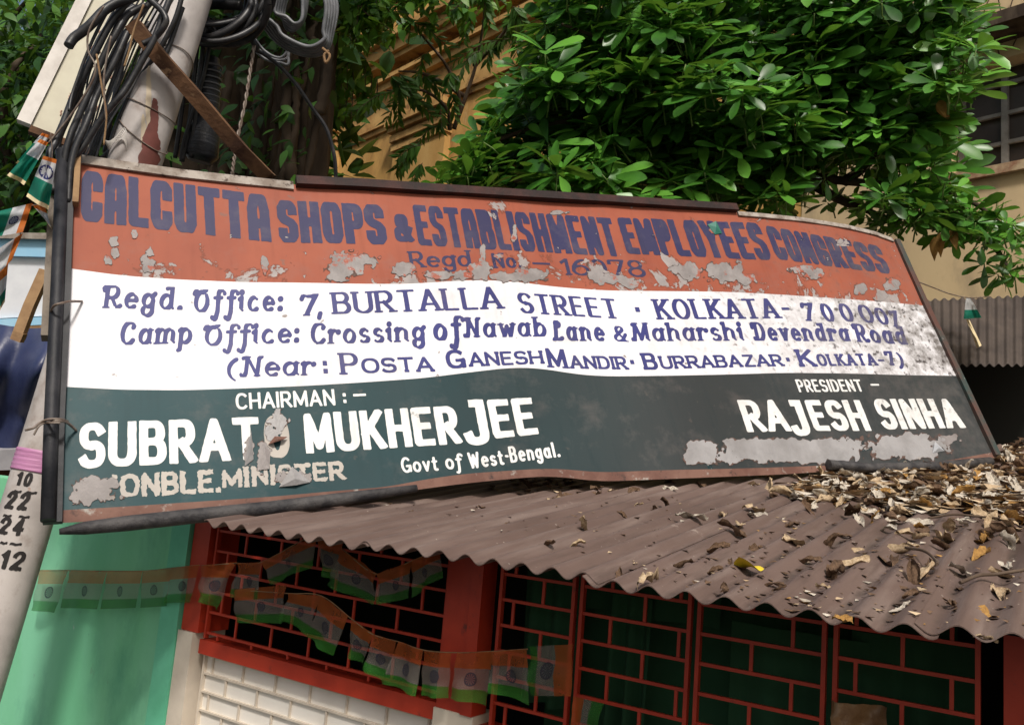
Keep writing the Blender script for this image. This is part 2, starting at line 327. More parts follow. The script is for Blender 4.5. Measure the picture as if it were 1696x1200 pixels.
def interp(tab, x):
    xs_ = [p[0] for p in tab]; ys_ = [p[1] for p in tab]; return float(np.interp(x, xs_, ys_))
E_top = [(118, 258), (200, 270), (300, 284), (400, 295), (500, 307), (600, 312), (700, 318), (800, 325), (900, 331), (1000, 337), (1100, 344), (1200, 350), (1260, 354), (1330, 361), (1400, 371), (1450, 383), (1480, 395)]
E_b1 = [(112, 444), (200, 456), (300, 463), (400, 467), (500, 468), (600, 470), (680, 470), (740, 466), (800, 463), (860, 467), (920, 475), (1000, 481), (1100, 482), (1200, 483), (1300, 488), (1400, 495), (1470, 500), (1530, 506)]
E_b2 = [(106, 640), (200, 645), (300, 646), (400, 643), (500, 639), (600, 633), (700, 626), (780, 616), (850, 608), (900, 610), (950, 619), (1000, 623), (1100, 622), (1200, 620), (1300, 617), (1400, 618), (1500, 621), (1585, 622)]
E_st = [(92, 845), (212, 838), (330, 830), (450, 822), (560, 812), (640, 806), (700, 794), (770, 784), (871, 777), (917, 775), (995, 782), (1100, 778), (1200, 776), (1300, 773), (1400, 769), (1500, 767), (1560, 764), (1647, 748)]
E_bt = [(88, 866), (212, 860), (330, 850), (450, 839), (560, 828), (640, 819), (700, 809), (770, 800), (871, 790), (917, 788), (995, 797), (1100, 793), (1200, 789), (1300, 785), (1400, 778), (1500, 773), (1560, 770), (1650, 757)]
def along(tab, u):                                                     # u in 0..1 by image x, smoothed
    x0, x1 = tab[0][0], tab[-1][0]; x = x0 + (x1 - x0) * u
    y = sum(interp(tab, min(x1, max(x0, x + d))) for d in (-24, -12, 0, 12, 24)) / 5 if 24 < x - x0 < x1 - x0 - 24 else interp(tab, x)
    return x, y
def uw(u): return u
rows = [(E_top, 0), (E_b1, 1), (E_b2, 2), (E_st, 3), (E_bt, 4)]
# --- painted sheet materials with shared wear
def paint(name, base, dark, rough=.5, peel=.60, kv=None, grime=0.0, spots=0.0, dull=None, scuff=.22):
    s = NT(name); uv = s.n('UVMap', uv_map='sheet').outputs[0]
    sep = s.n('SeparateXYZ', {0: uv}); U, V = sep.outputs[0], sep.outputs[1]
    n1 = s.noise(uv, 5.2, 9, .62, .35); n2 = s.noise(uv, 1.1, 3, .5); n3 = s.noise(uv, 26, 6, .6)
    col = s.mix(s.step(s.noise(uv, 2.3, 6, .6), .35, .68), base, dark)
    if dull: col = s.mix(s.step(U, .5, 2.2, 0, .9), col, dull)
    # vertical runs of dirt
    mp = s.n('Mapping', {0: uv, 3: (9, .9, 1)}).outputs[0]
    col = s.mix(s.math('MULTIPLY', s.step(s.noise(mp, 3, 5, .6), .52, .8), .35), col, tuple(c * .45 for c in base))
    col = s.mix(s.math('MULTIPLY', s.step(s.noise(uv, 6.5, 9, .7), .52, .72), scuff), col, (.22, .18, .165))
    if grime:
        gm = s.math('MULTIPLY', s.step(U, 2.5, 3.9), s.step(s.noise(uv, 9, 10, .75), .40, .64)); col = s.mix(s.math('MULTIPLY', gm, grime), col, (.16, .145, .135))
        gs = s.math('MULTIPLY', s.step(U, 2.3, 3.7), s.step(n3, .56, .66)); col = s.mix(s.math('MULTIPLY', gs, grime), col, (.06, .05, .05))
    if spots: col = s.mix(s.math('MULTIPLY', s.step(s.noise(uv, 17, 3, .5), .70, .73), spots), col, (.16, .12, .10))
    # peeling
    pv = s.math('ADD', n1, s.math('MULTIPLY', s.math('SUBTRACT', n2, .5), .25))
    pv = s.math('MAXIMUM', pv, s.math('SUBTRACT', s.noise(uv, 23, 7, .6, .4), .055))
    if kv: pv = s.math('ADD', pv, kv(s, U, V))
    mask = s.step(pv, peel, peel + .012); rim = s.math('SUBTRACT', s.step(pv, peel - .022, peel - .012), mask, True)
    mcol = s.mix(s.step(s.noise(uv, 11, 6), .4, .62), (.36, .32, .31), (.27, .245, .24))
    col = s.mix(rim, col, tuple(c * .6 for c in base)); col = s.mix(mask, col, mcol)
    s.set(s.b.inputs['Base Color'], col); s.b.inputs['Specular IOR Level'].default_value = .22
    s.set(s.b.inputs['Roughness'], s.step(mask, 0, 1, rough, .5))
    br = s.noise(s.n('Mapping', {0: uv, 3: (4, 60, 1)}).outputs[0], 3, 4, .6)
    h = s.math('ADD', s.math('ADD', s.math('MULTIPLY', mask, -1.0), s.math('MULTIPLY', n3, .25)), s.math('MULTIPLY', br, .22)); s.bump(h, .5, .0018)
    return s.m
def kred(s, U, V):
    low = s.math('MULTIPLY', s.step(V, .26, .42), .10); mid = s.math('MULTIPLY', s.step(U, 1.2, 2.0), .035)
    return s.math('ADD', s.math('ADD', low, mid), -.035)
def kletter(s, U, V): return s.math('ADD', s.math('ADD', s.math('MULTIPLY', s.step(V, .26, .42), .10), s.math('MULTIPLY', s.step(U, 1.2, 2.0), .035)), -.035)
def ksin(s, U, V): return s.math('MULTIPLY', s.step(U, 2.8, 3.8), .07)
p_red = paint('saffron_red_paint', (.350, .096, .052), (.275, .072, .043), .6, .632, kred, grime=.25, spots=.5)
p_white = paint('white_sign_paint', (.80, .79, .82), (.73, .72, .75), .5, .80, None, grime=1.25, spots=.8)
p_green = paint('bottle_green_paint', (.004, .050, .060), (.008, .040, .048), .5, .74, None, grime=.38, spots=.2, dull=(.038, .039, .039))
p_navy = paint('navy_block_letter_paint', (.030, .030, .095), (.040, .037, .085), .55, .640, kred, grime=.5)
p_blue = paint('blue_letter_paint', (.045, .050, .20), (.04, .042, .155), .5, .735, None, grime=.7)
p_wlet = paint('white_letter_paint', (.80, .80, .79), (.74, .74, .73), .5, .672, ksin, grime=.3)
p_old = paint('stripped_letter_grey', (.52, .48, .43), (.40, .37, .34), .6, .70, None, grime=.2)
sign = thing('sign_board', 'big leaning tin sign board painted red, white and green with hand lettering', 'sign board', S(90, 860))
sh = MB(); NU = 150; nrow = [12, 14, 16, 3]; mids = [0, 1, 2, 3]
for k in range(4):
    A_, B_ = rows[k][0], rows[k + 1][0]
    def pxy(u, v, A_=A_, B_=B_):
        (xa, ya), (xb, yb) = along(A_, u), along(B_, u); return xa + (xb - xa) * v, ya + (yb - ya) * v
    sh.grid(lambda u, v: S(*pxy(u, v)), NU, nrow[k], mids[k], True, lambda u, v: Suv(*pxy(u, v)))
# the back of the sheet and its folded edges
def pall(u, v):
    (xa, ya), (xb, yb) = along(E_top, u), along(E_bt, u); return xa + (xb - xa) * v, ya + (yb - ya) * v
sh.grid(lambda u, v: S(*pall(1 - u, v), -.02), 60, 12, 4)
sh.grid(lambda u, v: S(*pall(u, 0), -.02 * (1 - v)), 60, 1, 4); sh.grid(lambda u, v: S(*pall(u, 1), -.02 * v), 60, 1, 4)
sh.grid(lambda u, v: S(*pall(1, u), -.02 * v), 20, 1, 4); sh.grid(lambda u, v: S(*pall(0, u), -.02 * (1 - v)), 20, 1, 4)
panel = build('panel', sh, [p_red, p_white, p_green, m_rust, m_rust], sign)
# --- hand lettering: strokes -> filled outlines
def glyphs(se, block=False):
    def A(cx, cy, rx, ry, a0, a1, n=22):
        out = []
        for i in range(n + 1):
            t = math.radians(a0 + (a1 - a0) * i / n); c, s_ = math.cos(t), math.sin(t)
            out.append((cx + rx * math.copysign(abs(c) ** (2 / se), c), cy + ry * math.copysign(abs(s_) ** (2 / se), s_)))
        return out
    d = {}
    d['A'] = (.64, [[(0, 0), (.32, 1), (.64, 0)], [(.12, .30), (.52, .30)]])
    if block: d['A'] = (.54, [[(0, 0), (0, .72), (.09, 1), (.45, 1), (.54, .72), (.54, 0)], [(0, .34), (.54, .34)]])
    d['B'] = (.54, [[(0, 0), (0, 1)], [(0, 1), (.3, 1)] + A(.3, .765, .2, .235, 90, -90) + [(0, .53)], [(0, .53), (.3, .53)] + A(.3, .265, .24, .265, 90, -90) + [(0, 0)]])
    d['C'] = (.6, [A(.32, .5, .32, .5, 46, 314)])
    if block: d['C'] = (.52, [[(.52, .76), (.52, .9), (.42, 1), (.1, 1), (0, .86), (0, .14), (.1, 0), (.42, 0), (.52, .1), (.52, .24)]])
    d['D'] = (.58, [[(0, 0), (0, 1)], [(0, 1), (.24, 1)] + A(.24, .5, .34, .5, 90, -90) + [(0, 0)]])
    d['E'] = (.48, [[(.48, 1), (0, 1), (0, 0), (.48, 0)], [(0, .52), (.4, .52)]])
    d['F'] = (.48, [[(.48, 1), (0, 1), (0, 0)], [(0, .5), (.4, .5)]])
    d['G'] = (.64, [A(.33, .5, .33, .5, 48, 340), [(.38, .42), (.65, .42), (.65, .06)]])
    if block: d['G'] = (.54, [[(.54, .7), (.54, .9), (.44, 1), (.1, 1), (0, .86), (0, .14), (.1, 0), (.44, 0), (.54, .1), (.54, .42), (.34, .42)]])
    d['H'] = (.58, [[(0, 0), (0, 1)], [(.58, 0), (.58, 1)], [(0, .5), (.58, .5)]])
    d['I'] = (.0, [[(0, 0), (0, 1)]])
    d['J'] = (.40, [[(.40, 1), (.40, .22)] + A(.2, .2, .2, .2, 0, -165), [(.22, 1), (.4, 1)]])
    d['K'] = (.58, [[(0, 0), (0, 1)], [(.54, 1), (.02, .40)], [(.2, .58), (.58, 0)]])
    d['L'] = (.46, [[(0, 1), (0, 0), (.46, 0)]])
    d['M'] = (.76, [[(0, 0), (0.02, 1), (.38, .12), (.74, 1), (.76, 0)]])
    d['N'] = (.58, [[(0, 0), (0, 1), (.58, 0), (.58, 1)]])
    d['O'] = (.66, [A(.33, .5, .33, .5, 0, 360, 36)])
    if block: d['O'] = (.54, [[(.1, 0), (.44, 0), (.54, .14), (.54, .86), (.44, 1), (.1, 1), (0, .86), (0, .14), (.1, 0)]])
    d['P'] = (.52, [[(0, 0), (0, 1)], [(0, 1), (.28, 1)] + A(.28, .73, .24, .27, 90, -90) + [(0, .46)]])
    d['R'] = (.56, [[(0, 0), (0, 1)], [(0, 1), (.28, 1)] + A(.28, .73, .24, .27, 90, -90) + [(0, .46)], [(.25, .46), (.56, 0)]])
    d['S'] = (.54, [A(.27, .745, .255, .255, 30, 270) + A(.27, .26, .27, .26, 90, -150)])
    if block: d['S'] = (.52, [[(.52, .84), (.52, .9), (.42, 1), (.1, 1), (0, .9), (0, .66), (.1, .56), (.42, .46), (.52, .36), (.52, .1), (.42, 0), (.1, 0), (0, .1), (0, .16)]])
    d['T'] = (.58, [[(0, 1), (.58, 1)], [(.29, 1), (.29, 0)]])
    d['U'] = (.58, [[(0, 1), (0, .29)] + A(.29, .29, .29, .29, 180, 360) + [(.58, 1)]])
    if block: d['U'] = (.54, [[(0, 1), (0, .12), (.1, 0), (.44, 0), (.54, .12), (.54, 1)]])
    d['W'] = (.86, [[(0, 1), (.22, 0), (.43, .85), (.64, 0), (.86, 1)]])
    d['Y'] = (.6, [[(0, 1), (.3, .46), (.6, 1)], [(.3, .46), (.3, 0)]])
    d['Z'] = (.54, [[(.02, 1), (.54, 1), (0, 0), (.56, 0)]])
    x = .64
    d['a'] = (.52, [A(.24, .32, .24, .32, 0, 360, 30), [(.49, x), (.48, .1), (.56, .02)]])
    d['b'] = (.5, [[(0, 1), (0, 0)], A(.25, .32, .25, .32, 0, 360, 30)])
    d['c'] = (.46, [A(.25, .32, .25, .32, 48, 312)])
    d['d'] = (.52, [A(.24, .32, .24, .32, 0, 360, 30), [(.49, 1), (.49, 0)]])
    d['e'] = (.5, [[(.02, .34), (.5, .36)] + A(.26, .32, .25, .32, 10, 308)])
    d['f'] = (.34, [A(.36, .8, .17, .2, 30, 180) + [(.17, .0), (.14, -.2)] + A(.02, -.2, .12, .12, 0, -120), [(.02, x), (.38, x)]])
    d['t'] = (.32, [[(.14, .9), (.14, .12)] + A(.26, .12, .12, .12, 180, 310), [(0, x), (.32, x)]])
    d['g'] = (.5, [A(.24, .34, .24, .30, 0, 360, 30), [(.48, x), (.48, -.1)] + A(.25, -.1, .23, .22, 0, -160)])
    d['h'] = (.48, [[(0, 1), (0, 0)], [(0, .38)] + A(.24, .42, .23, .22, 165, 0) + [(.47, 0)]])
    d['i'] = (.06, [[(.03, x), (.03, 0)], [(.03, .87), (.03, .89)]])
    d['l'] = (.06, [[(.03, 1), (.03, 0)]])
    d['m'] = (.82, [[(0, x), (0, 0)], [(0, .38)] + A(.21, .42, .2, .22, 165, 0) + [(.41, 0)], [(.41, .38)] + A(.62, .42, .2, .22, 165, 0) + [(.82, 0)]])
    d['n'] = (.48, [[(0, x), (0, 0)], [(0, .38)] + A(.24, .42, .23, .22, 165, 0) + [(.47, 0)]])
    d['o'] = (.5, [A(.25, .32, .25, .32, 0, 360, 30)])
    d['p'] = (.5, [[(0, x), (0, -.34)], A(.25, .32, .25, .32, 0, 360, 30)])
    d['r'] = (.36, [[(0, x), (0, 0)], [(0, .38)] + A(.22, .42, .2, .22, 165, 35)])
    d['s'] = (.40, [A(.2, .48, .18, .16, 30, 270) + A(.2, .16, .2, .16, 90, -150)])
    d['v'] = (.44, [[(0, x), (.22, 0), (.44, x)]])
    d['w'] = (.7, [[(0, x), (.17, 0), (.35, .56), (.52, 0), (.7, x)]])
    d['0'] = (.46, [A(.23, .5, .23, .5, 0, 360, 36)])
    d['1'] = (.2, [[(0, .8), (.18, 1), (.18, 0)]])
    d['2'] = (.5, [A(.25, .74, .24, .26, 165, -28) + [(0, 0), (.5, 0)]])
    d['4'] = (.52, [[(.38, 0), (.38, 1), (0, .3), (.54, .3)]])
    d['6'] = (.5, [A(.25, .3, .25, .3, 0, 360, 30), A(.47, .3, .47, .7, 98, 178)])
    d['7'] = (.48, [[(0, .86), (0, 1), (.48, 1), (.18, 0)]])
    d['8'] = (.5, [A(.25, .76, .2, .24, 0, 360, 30), A(.25, .26, .25, .26, 0, 360, 30)])
    d[':'] = (.04, [[(.02, .08), (.02, .10)], [(.02, .56), (.02, .58)]])
    d['.'] = (.04, [[(.02, .02), (.02, .04)]])
    d[','] = (.06, [[(.05, .05), (.0, -.16)]])
    d['-'] = (.26, [[(0, .42), (.26, .42)]])
    d['_'] = (.5, [[(0, .45), (.5, .45)]])
    d['*'] = (.04, [[(.02, .44), (.02, .46)]])
    d["'"] = (.04, [[(.02, 1), (.02, .8)]])
    d['('] = (.16, [A(.30, .4, .28, .62, 118, 242)])
    d[')'] = (.16, [A(-.14, .4, .28, .62, 62, -62)])
    d['&'] = (.64, [[(.62, 0), (.13, .66)] + A(.29, .8, .17, .2, 205, -15) + [(.08, .36)] + A(.25, .22, .23, .22, 150, 345) + [(.62, .44)]])
    return d
def script(d):
    d = dict(d); x = .64
    def A(cx, cy, rx, ry, a0, a1, n=16): return [(cx + rx * math.cos(math.radians(a0 + (a1 - a0) * i / n)), cy + ry * math.sin(math.radians(a0 + (a1 - a0) * i / n))) for i in range(n + 1)]
    d['R'] = (.62, [[(0, 0), (0, .97)], [(-.16, .80), (-.17, .90), (-.08, .98), (.06, 1), (.28, 1)] + A(.28, .73, .24, .27, 90, -90) + [(.05, .46)], [(.25, .46), (.46, .10), (.58, 0), (.70, .08)]])
    d['O'] = (.70, [A(.35, .46, .33, .46, 60, 400, 30), [(-.08, .84), (-.04, .96), (.08, .98), (.24, .88), (.40, .90), (.56, 1.0)]])
    d['C'] = (.62, [A(.34, .5, .34, .5, 62, 318), [(.56, .78), (.60, .90), (.50, .98)]])
    d['N'] = (.66, [[(-.16, .10), (-.12, .0), (0, .02), (.06, .2), (.10, .98)], [(-.08, .92), (.10, .98), (.54, .02)], [(.54, .02), (.60, .9), (.70, 1)]])
    d['M'] = (.82, [[(-.14, .10), (-.10, 0), (0, .04), (.10, .98)], [(-.04, .92), (.10, .98), (.40, .1)], [(.40, .1), (.74, .98)], [(.74, .98), (.76, .1), (.86, .02)]])
    d['D'] = (.64, [[(.08, .98), (.08, .02)], [(-.16, .72), (-.16, .90), (0, 1), (.28, 1)] + A(.28, .5, .36, .5, 90, -90) + [(.08, 0), (-.10, .02), (-.14, .12)]])
    d['L'] = (.52, [A(.24, .86, .14, .13, -60, 180) + [(.10, .5), (.06, .1), (-.06, .02)], [(-.10, .06), (.06, .06), (.30, -.0), (.50, .10)]])
    d['i'] = (.10, [[(-.07, .56), (.03, x), (.03, .10), (.12, .02)], [(.03, .88), (.03, .90)]])
    d['a'] = (.56, [A(.24, .32, .24, .32, 0, 360, 30), [(.49, x), (.48, .12), (.60, .02)]])
    d['d'] = (.56, [A(.24, .32, .24, .32, 0, 360, 30), [(.24, .96), (.36, 1.0), (.49, .98), (.48, .12), (.60, .02)]])
    d['n'] = (.54, [[(-.07, .58), (0, x), (0, 0)], [(0, .38)] + A(.24, .42, .23, .22, 165, 0) + [(.47, .10), (.58, .02)]])
    d['h'] = (.54, [[(-.08, .94), (0, 1), (0, 0)], [(0, .38)] + A(.24, .42, .23, .22, 165, 0) + [(.47, .10), (.58, .02)]])
    d['m'] = (.88, [[(-.07, .58), (0, x), (0, 0)], [(0, .38)] + A(.21, .42, .2, .22, 165, 0) + [(.41, 0)], [(.41, .38)] + A(.62, .42, .2, .22, 165, 0) + [(.82, .10), (.93, .02)]])
    d['r'] = (.40, [[(-.07, .58), (0, x), (0, 0)], [(0, .38)] + A(.22, .42, .2, .22, 165, 20), [(.40, .55), (.41, .56)]])
    d['p'] = (.52, [[(-.08, .58), (0, x), (0, -.34), (-.08, -.36)], A(.25, .32, .25, .32, 0, 360, 30)])
    d['f'] = (.36, [A(.38, .80, .18, .2, 10, 180) + [(.20, .0), (.14, -.26)] + A(.02, -.26, .12, .14, 0, -170), [(.0, x), (.40, x)]])
    d['g'] = (.54, [A(.24, .36, .23, .28, 0, 360, 30), [(.42, .56), (.54, .68)], [(.46, .3), (.47, -.06)] + A(.24, -.10, .23, .24, 0, -200)])
    d['7'] = (.50, [[(-.06, .80), (.0, .98), (.16, .92), (.34, .92), (.50, 1.0), (.30, .5), (.14, 0)]])
    return d
STY = dict(
    block=dict(hw=.1, auto=.235, con=.92, nib=0, end='sq', serif=0, slant=0, se=4, block=True, res=44, gap=.035),
    sans=dict(hw=.105, con=.82, nib=0, end='sq', serif=0, slant=0, se=2.5, res=40, gap=.06),
    thin=dict(hw=.085, con=.85, nib=0, end='sq', serif=0, slant=0, se=2.4, res=26, gap=.09),
    serif=dict(hw=.108, con=.42, nib=8, end='sq', serif=.10, slant=.0, se=2, res=30, gap=.10),
    ital=dict(hw=.112, con=.34, nib=32, script=True, end='rd', serif=.06, slant=.12, se=2, res=28, gap=.09),
    wide=dict(hw=.115, con=.72, nib=0, end='sq', serif=.05, slant=0, se=2.4, res=24, gap=.10),
    casual=dict(hw=.085, con=.8, nib=20, end='rd', serif=0, slant=.0, se=2, res=24, gap=.08),
    rough=dict(hw=.115, con=.85, nib=0, end='sq', serif=0, slant=0, se=2.6, res=30, gap=.07, jag=.05),
    stencil=dict(hw=.125, con=.8, nib=10, end='sq', serif=0, slant=.05, se=2.2, res=26, gap=.14, jag=.03))
GC = {}
def seg_sdf(X, Y, pl, st, first, last):
    D = np.full(X.shape, 9.0); P = np.array(pl); n = len(P)
    if n < 2: return D
    closed = np.hypot(*(P[0] - P[-1])) < 1e-6
    for i in range(n - 1):
        a, b = P[i], P[i + 1]; L = math.hypot(*(b - a))
        if L < 1e-6: continue
        t_ = (b - a) / L; ang = math.atan2(t_[1], t_[0]) + math.radians(st['nib'])
        r = st['hw'] * (st['con'] + (1 - st['con']) * abs(math.sin(ang)))
        if L < .05 and n == 2: r = st['hw'] * 1.15
        tx = (X - a[0]) * t_[0] + (Y - a[1]) * t_[1]; s_ = np.abs(-(X - a[0]) * t_[1] + (Y - a[1]) * t_[0])
        e0 = r if (i == 0 and not closed and st['end'] == 'sq') else 0; e1 = r if (i == n - 2 and not closed and st['end'] == 'sq') else 0
        D = np.minimum(D, np.maximum(s_ - r, np.maximum(-tx - e0, tx - L - e1)))
        if i > 0 or closed or st['end'] != 'sq': D = np.minimum(D, np.hypot(X - a[0], Y - a[1]) - r)
        if i == n - 2 and st['end'] != 'sq': D = np.minimum(D, np.hypot(X - b[0], Y - b[1]) - r)
    return D
def fill(field, xs_, ys_, mapper, mb, mi=0):                           # marching-squares polygons of field < 0
    ny, nx = field.shape; ins = field < 0; cache = {}
    def vid(key, x, y):
        if key not in cache:
            p, uv = mapper(x, y); cache[key] = len(mb.v); mb.v.append(tuple(p)); mb.uv.append(tuple(uv))
        return cache[key]
    for j in range(ny - 1):
        for i in range(nx - 1):
            c = [(i, j), (i + 1, j), (i + 1, j + 1), (i, j + 1)]; q = [ins[b, a] for a, b in c]
            if not any(q): continue
            poly = []
            for k in range(4):
                (a, b), (a2, b2) = c[k], c[(k + 1) % 4]
                if q[k]: poly.append(vid((a, b, 0), xs_[a], ys_[b]))
                if q[k] != q[(k + 1) % 4]:
                    f0, f1 = field[b, a], field[b2, a2]; t = f0 / (f0 - f1); t = min(.98, max(.02, t))
                    key = (min(a, a2), min(b, b2), 1 if b == b2 else 2)
                    poly.append(vid(key, xs_[a] + (xs_[a2] - xs_[a]) * t, ys_[b] + (ys_[b2] - ys_[b]) * t))
            if len(poly) >= 3: mb.f.append(tuple(poly)); mb.mi.append(mi); mb.sm.append(True)
_gl = {}
def word(mb, text, x0, y0, x1, y1, h0, h1, sty, surf, uvf, off=.0008, lean=None, mi=0, slant=None):
    st = dict(STY[sty]); 
    if slant is not None: st['slant'] = slant
    kg = (st['se'], st.get('block', False), st.get('script', False))
    if kg not in _gl: _gl[kg] = script(glyphs(*kg[:2])) if kg[2] else glyphs(*kg[:2])
    gl = _gl[kg]; hw = st['hw']; hv = hw * st['con']
    Lp = math.hypot(x1 - x0, y1 - y0); hm = (h0 + h1) / 2; total = Lp / hm
    if 'auto' in st: st['hw'] = hw = min(.115, st['auto'] * total / len(text) * .92); hv = hw * st['con']
    fixed = sum(2 * hw for ch in text if ch != ' ') + st['gap'] * (len(text) - 1) + sum(.3 for ch in text if ch == ' ')
    sw = sum(gl[ch][0] for ch in text if ch != ' '); sx = max(.2, (total - fixed) / max(sw, .01)) if sw > .15 else 1.0
    cur = 0.0
    for idx, ch in enumerate(text):
        if ch == ' ': cur += .3 + st['gap']; continue
        gw_, pls = gl[ch]; W = gw_ * sx
        P2 = [[(hw + x * sx, hv + y * (1 - 2 * hv)) for x, y in pl] for pl in pls]
        res = st['res']; cell = 1.0 / res; ymin, ymax = -.5 if any(y < -.05 for pl in pls for _, y in pl) else -.06, 1.08
        xs_ = np.arange(-.08 - (.25 if st.get('script') else 0), W + 2 * hw + .08 + (.12 if st.get('script') else 0) + cell, cell); ys_ = np.arange(ymin, ymax + cell, cell)
        X, Y = np.meshgrid(xs_, ys_); D = np.full(X.shape, 9.0)
        for pl in P2: D = np.minimum(D, seg_sdf(X, Y, pl, st, True, True))
        if st['serif']:
            for pl in P2:
                if len(pl) < 2 or np.hypot(*(np.array(pl[0]) - pl[-1])) < 1e-6: continue
                for e, nx_ in ((pl[0], pl[1]), (pl[-1], pl[-2])):
                    dx, dy = nx_[0] - e[0], nx_[1] - e[1]
                    ye = (e[1] - hv) / (1 - 2 * hv)
                    if abs(dy) > abs(dx) * .8 and math.hypot(dx, dy) > .2 and (abs(ye) < .03 or abs(ye - 1) < .03 or abs(ye - .64) < .03):
                        yb = e[1]; D = np.minimum(D, np.maximum(np.abs(X - e[0]) - hw - st['serif'], np.abs(Y - yb) - hv * .95))
        ch_low = 0.0 if ymin > -.3 else ymin + .02
        D = np.maximum(D, np.maximum(Y - 1.0, ch_low - Y))
        seed = idx * 3.7 + len(text) * 1.3 + x0 * .01
        jag = st.get('jag', .008)
        for j in range(D.shape[0]):
            for i in range(D.shape[1]):
                if abs(D[j, i]) < .12: D[j, i] += jag * nz(X[j, i] * 9, Y[j, i] * 9, seed) + jag * .8 * nz(X[j, i] * 3, Y[j, i] * 3, seed)
        wob = .012 * nz(seed, 1.1); cx0 = cur
        def mapper(x, y):
            xx = cx0 + x + st['slant'] * (y - .3); s_ = xx / total
            bx, by = x0 + (x1 - x0) * s_, y0 + (y1 - y0) * s_; h = h0 + (h1 - h0) * s_
            k = lean(bx, by) if lean else 0.0
            yy = (y + wob) * h
            return surf(bx + k * yy, by - yy, off), uvf(bx + k * yy, by - yy)
        fill(D, xs_, ys_, mapper, mb, mi)
        cur += W + 2 * hw + st['gap']
def slean(px, py):
    P = onp(px, py, PTL, SN); q0 = pix(P); q1 = pix(P - HD * .05); return (q1[0] - q0[0]) / max(1e-6, q0[1] - q1[1])
def line(words, mat, off=.0008, label=None):
    for wd in words:
        mb = MB(); word(mb, *wd[:8], surf=S, uvf=Suv, off=off, lean=slean, slant=wd[8] if len(wd) > 8 else None)
        build('lettering', mb, mat, panel, label=label)
line([('CALCUTTA', 133, 365, 450, 401, 84, 77, 'block'), ('SHOPS', 463, 401, 643, 405, 70, 66, 'block'), ('&', 655, 400, 687, 401, 46, 46, 'block'),
      ('ESTABLISHMENT', 694, 406, 1030, 425, 67, 64, 'block'), ('EMPLOYEES', 1039, 420, 1280, 431, 60, 62, 'block'), ('CONGRESS', 1287, 429, 1477, 454, 56, 47, 'block')], p_navy, label='large faded navy block capitals along the red band')
line([('Regd', 680, 443, 783, 441, 27, 27, 'serif'), ('No.', 818, 444, 866, 443, 25, 25, 'serif'), ('_', 884, 446, 914, 447, 22, 22, 'thin'), ('16078', 932, 455, 1072, 459, 27, 28, 'serif')], p_navy, label='worn navy registration number')
line([('Regd.', 172, 510, 304, 513, 38, 38, 'ital'), ('Office:', 320, 517, 470, 515, 38, 36, 'ital'), ('7', 499, 523, 529, 522, 36, 36, 'ital'), (',', 526, 522, 535, 522, 36, 36, 'ital'), ('BURTALLA', 552, 520, 834, 511, 36, 37, 'serif'),
      ('STREET', 862, 518, 1028, 528, 34, 33, 'serif'), ('*', 1056, 526, 1066, 526, 30, 30, 'serif'), ('KOLKATA', 1090, 529, 1294, 527, 34, 33, 'serif'), ('-', 1299, 524, 1313, 524, 30, 30, 'thin'),
      ('7', 1334, 531, 1355, 532, 31, 31, 'ital'), ('0', 1366, 532, 1386, 533, 30, 30, 'serif'), ('0', 1397, 532, 1418, 533, 30, 30, 'serif'), ('0', 1429, 534, 1452, 535, 30, 30, 'serif'), ('0', 1456, 537, 1476, 538, 28, 28, 'serif'), ('7', 1480, 541, 1495, 542, 28, 28, 'ital')], p_blue, label='navy registered office address')
line([('Camp', 198, 571, 320, 568, 38, 37, 'ital'), ('Office:', 338, 573, 497, 567, 35, 35, 'ital'), ('Crossing', 515, 570, 708, 565, 35, 35, 'ital'), ('of', 719, 564, 768, 562, 40, 40, 'ital'), ('Nawab', 772, 559, 908, 557, 34, 33, 'ital'),
      ('Lane', 918, 564, 1005, 565, 34, 33, 'ital'), ('&', 1018, 565, 1042, 566, 26, 26, 'ital'), ('Maharshi', 1050, 565, 1236, 564, 31, 32, 'ital'), ('Devendra', 1252, 564, 1412, 565, 31, 30, 'ital'), ('Road', 1422, 566, 1507, 571, 31, 31, 'ital')], p_blue, label='navy script camp office address')
line([('(', 374, 626, 394, 626, 34, 34, 'ital'), ('Near', 402, 624, 524, 621, 35, 33, 'ital'), (':', 536, 618, 546, 618, 30, 30, 'serif'), ('P', 565, 620, 596, 620, 36, 36, 'serif'), ('OSTA', 600, 618, 720, 615, 25, 25, 'wide'),
      ('G', 741, 611, 773, 609, 31, 31, 'wide'), ('ANESH', 778, 607, 902, 602, 24, 22, 'wide'), ('M', 909, 608, 942, 610, 32, 32, 'serif'), ('ANDIR', 946, 610, 1042, 612, 22, 22, 'wide'), ('*', 1047, 611, 1058, 611, 26, 26, 'serif'),
      ('B', 1068, 612, 1092, 612, 28, 28, 'wide'), ('URRABAZAR', 1096, 611, 1300, 606, 22, 20, 'wide'), ('*', 1306, 606, 1316, 606, 24, 24, 'serif'), ('K', 1326, 607, 1354, 607, 29, 29, 'wide'), ('OLKATA', 1357, 606, 1455, 605, 20, 20, 'wide'), ('-', 1458, 606, 1469, 606, 22, 22, 'thin'),
      ('7', 1472, 605, 1487, 605, 24, 24, 'wide'), (')', 1490, 606, 1501, 606, 24, 24, 'ital')], p_blue, label='navy landmark line in brackets')
line([('CHAIRMAN', 391, 678, 556, 671, 27, 27, 'thin'), (':', 569, 668, 578, 668, 26, 26, 'thin'), ('_', 586, 666, 608, 665, 26, 26, 'thin')], p_wlet, .0009, 'small white capitals over the left name')
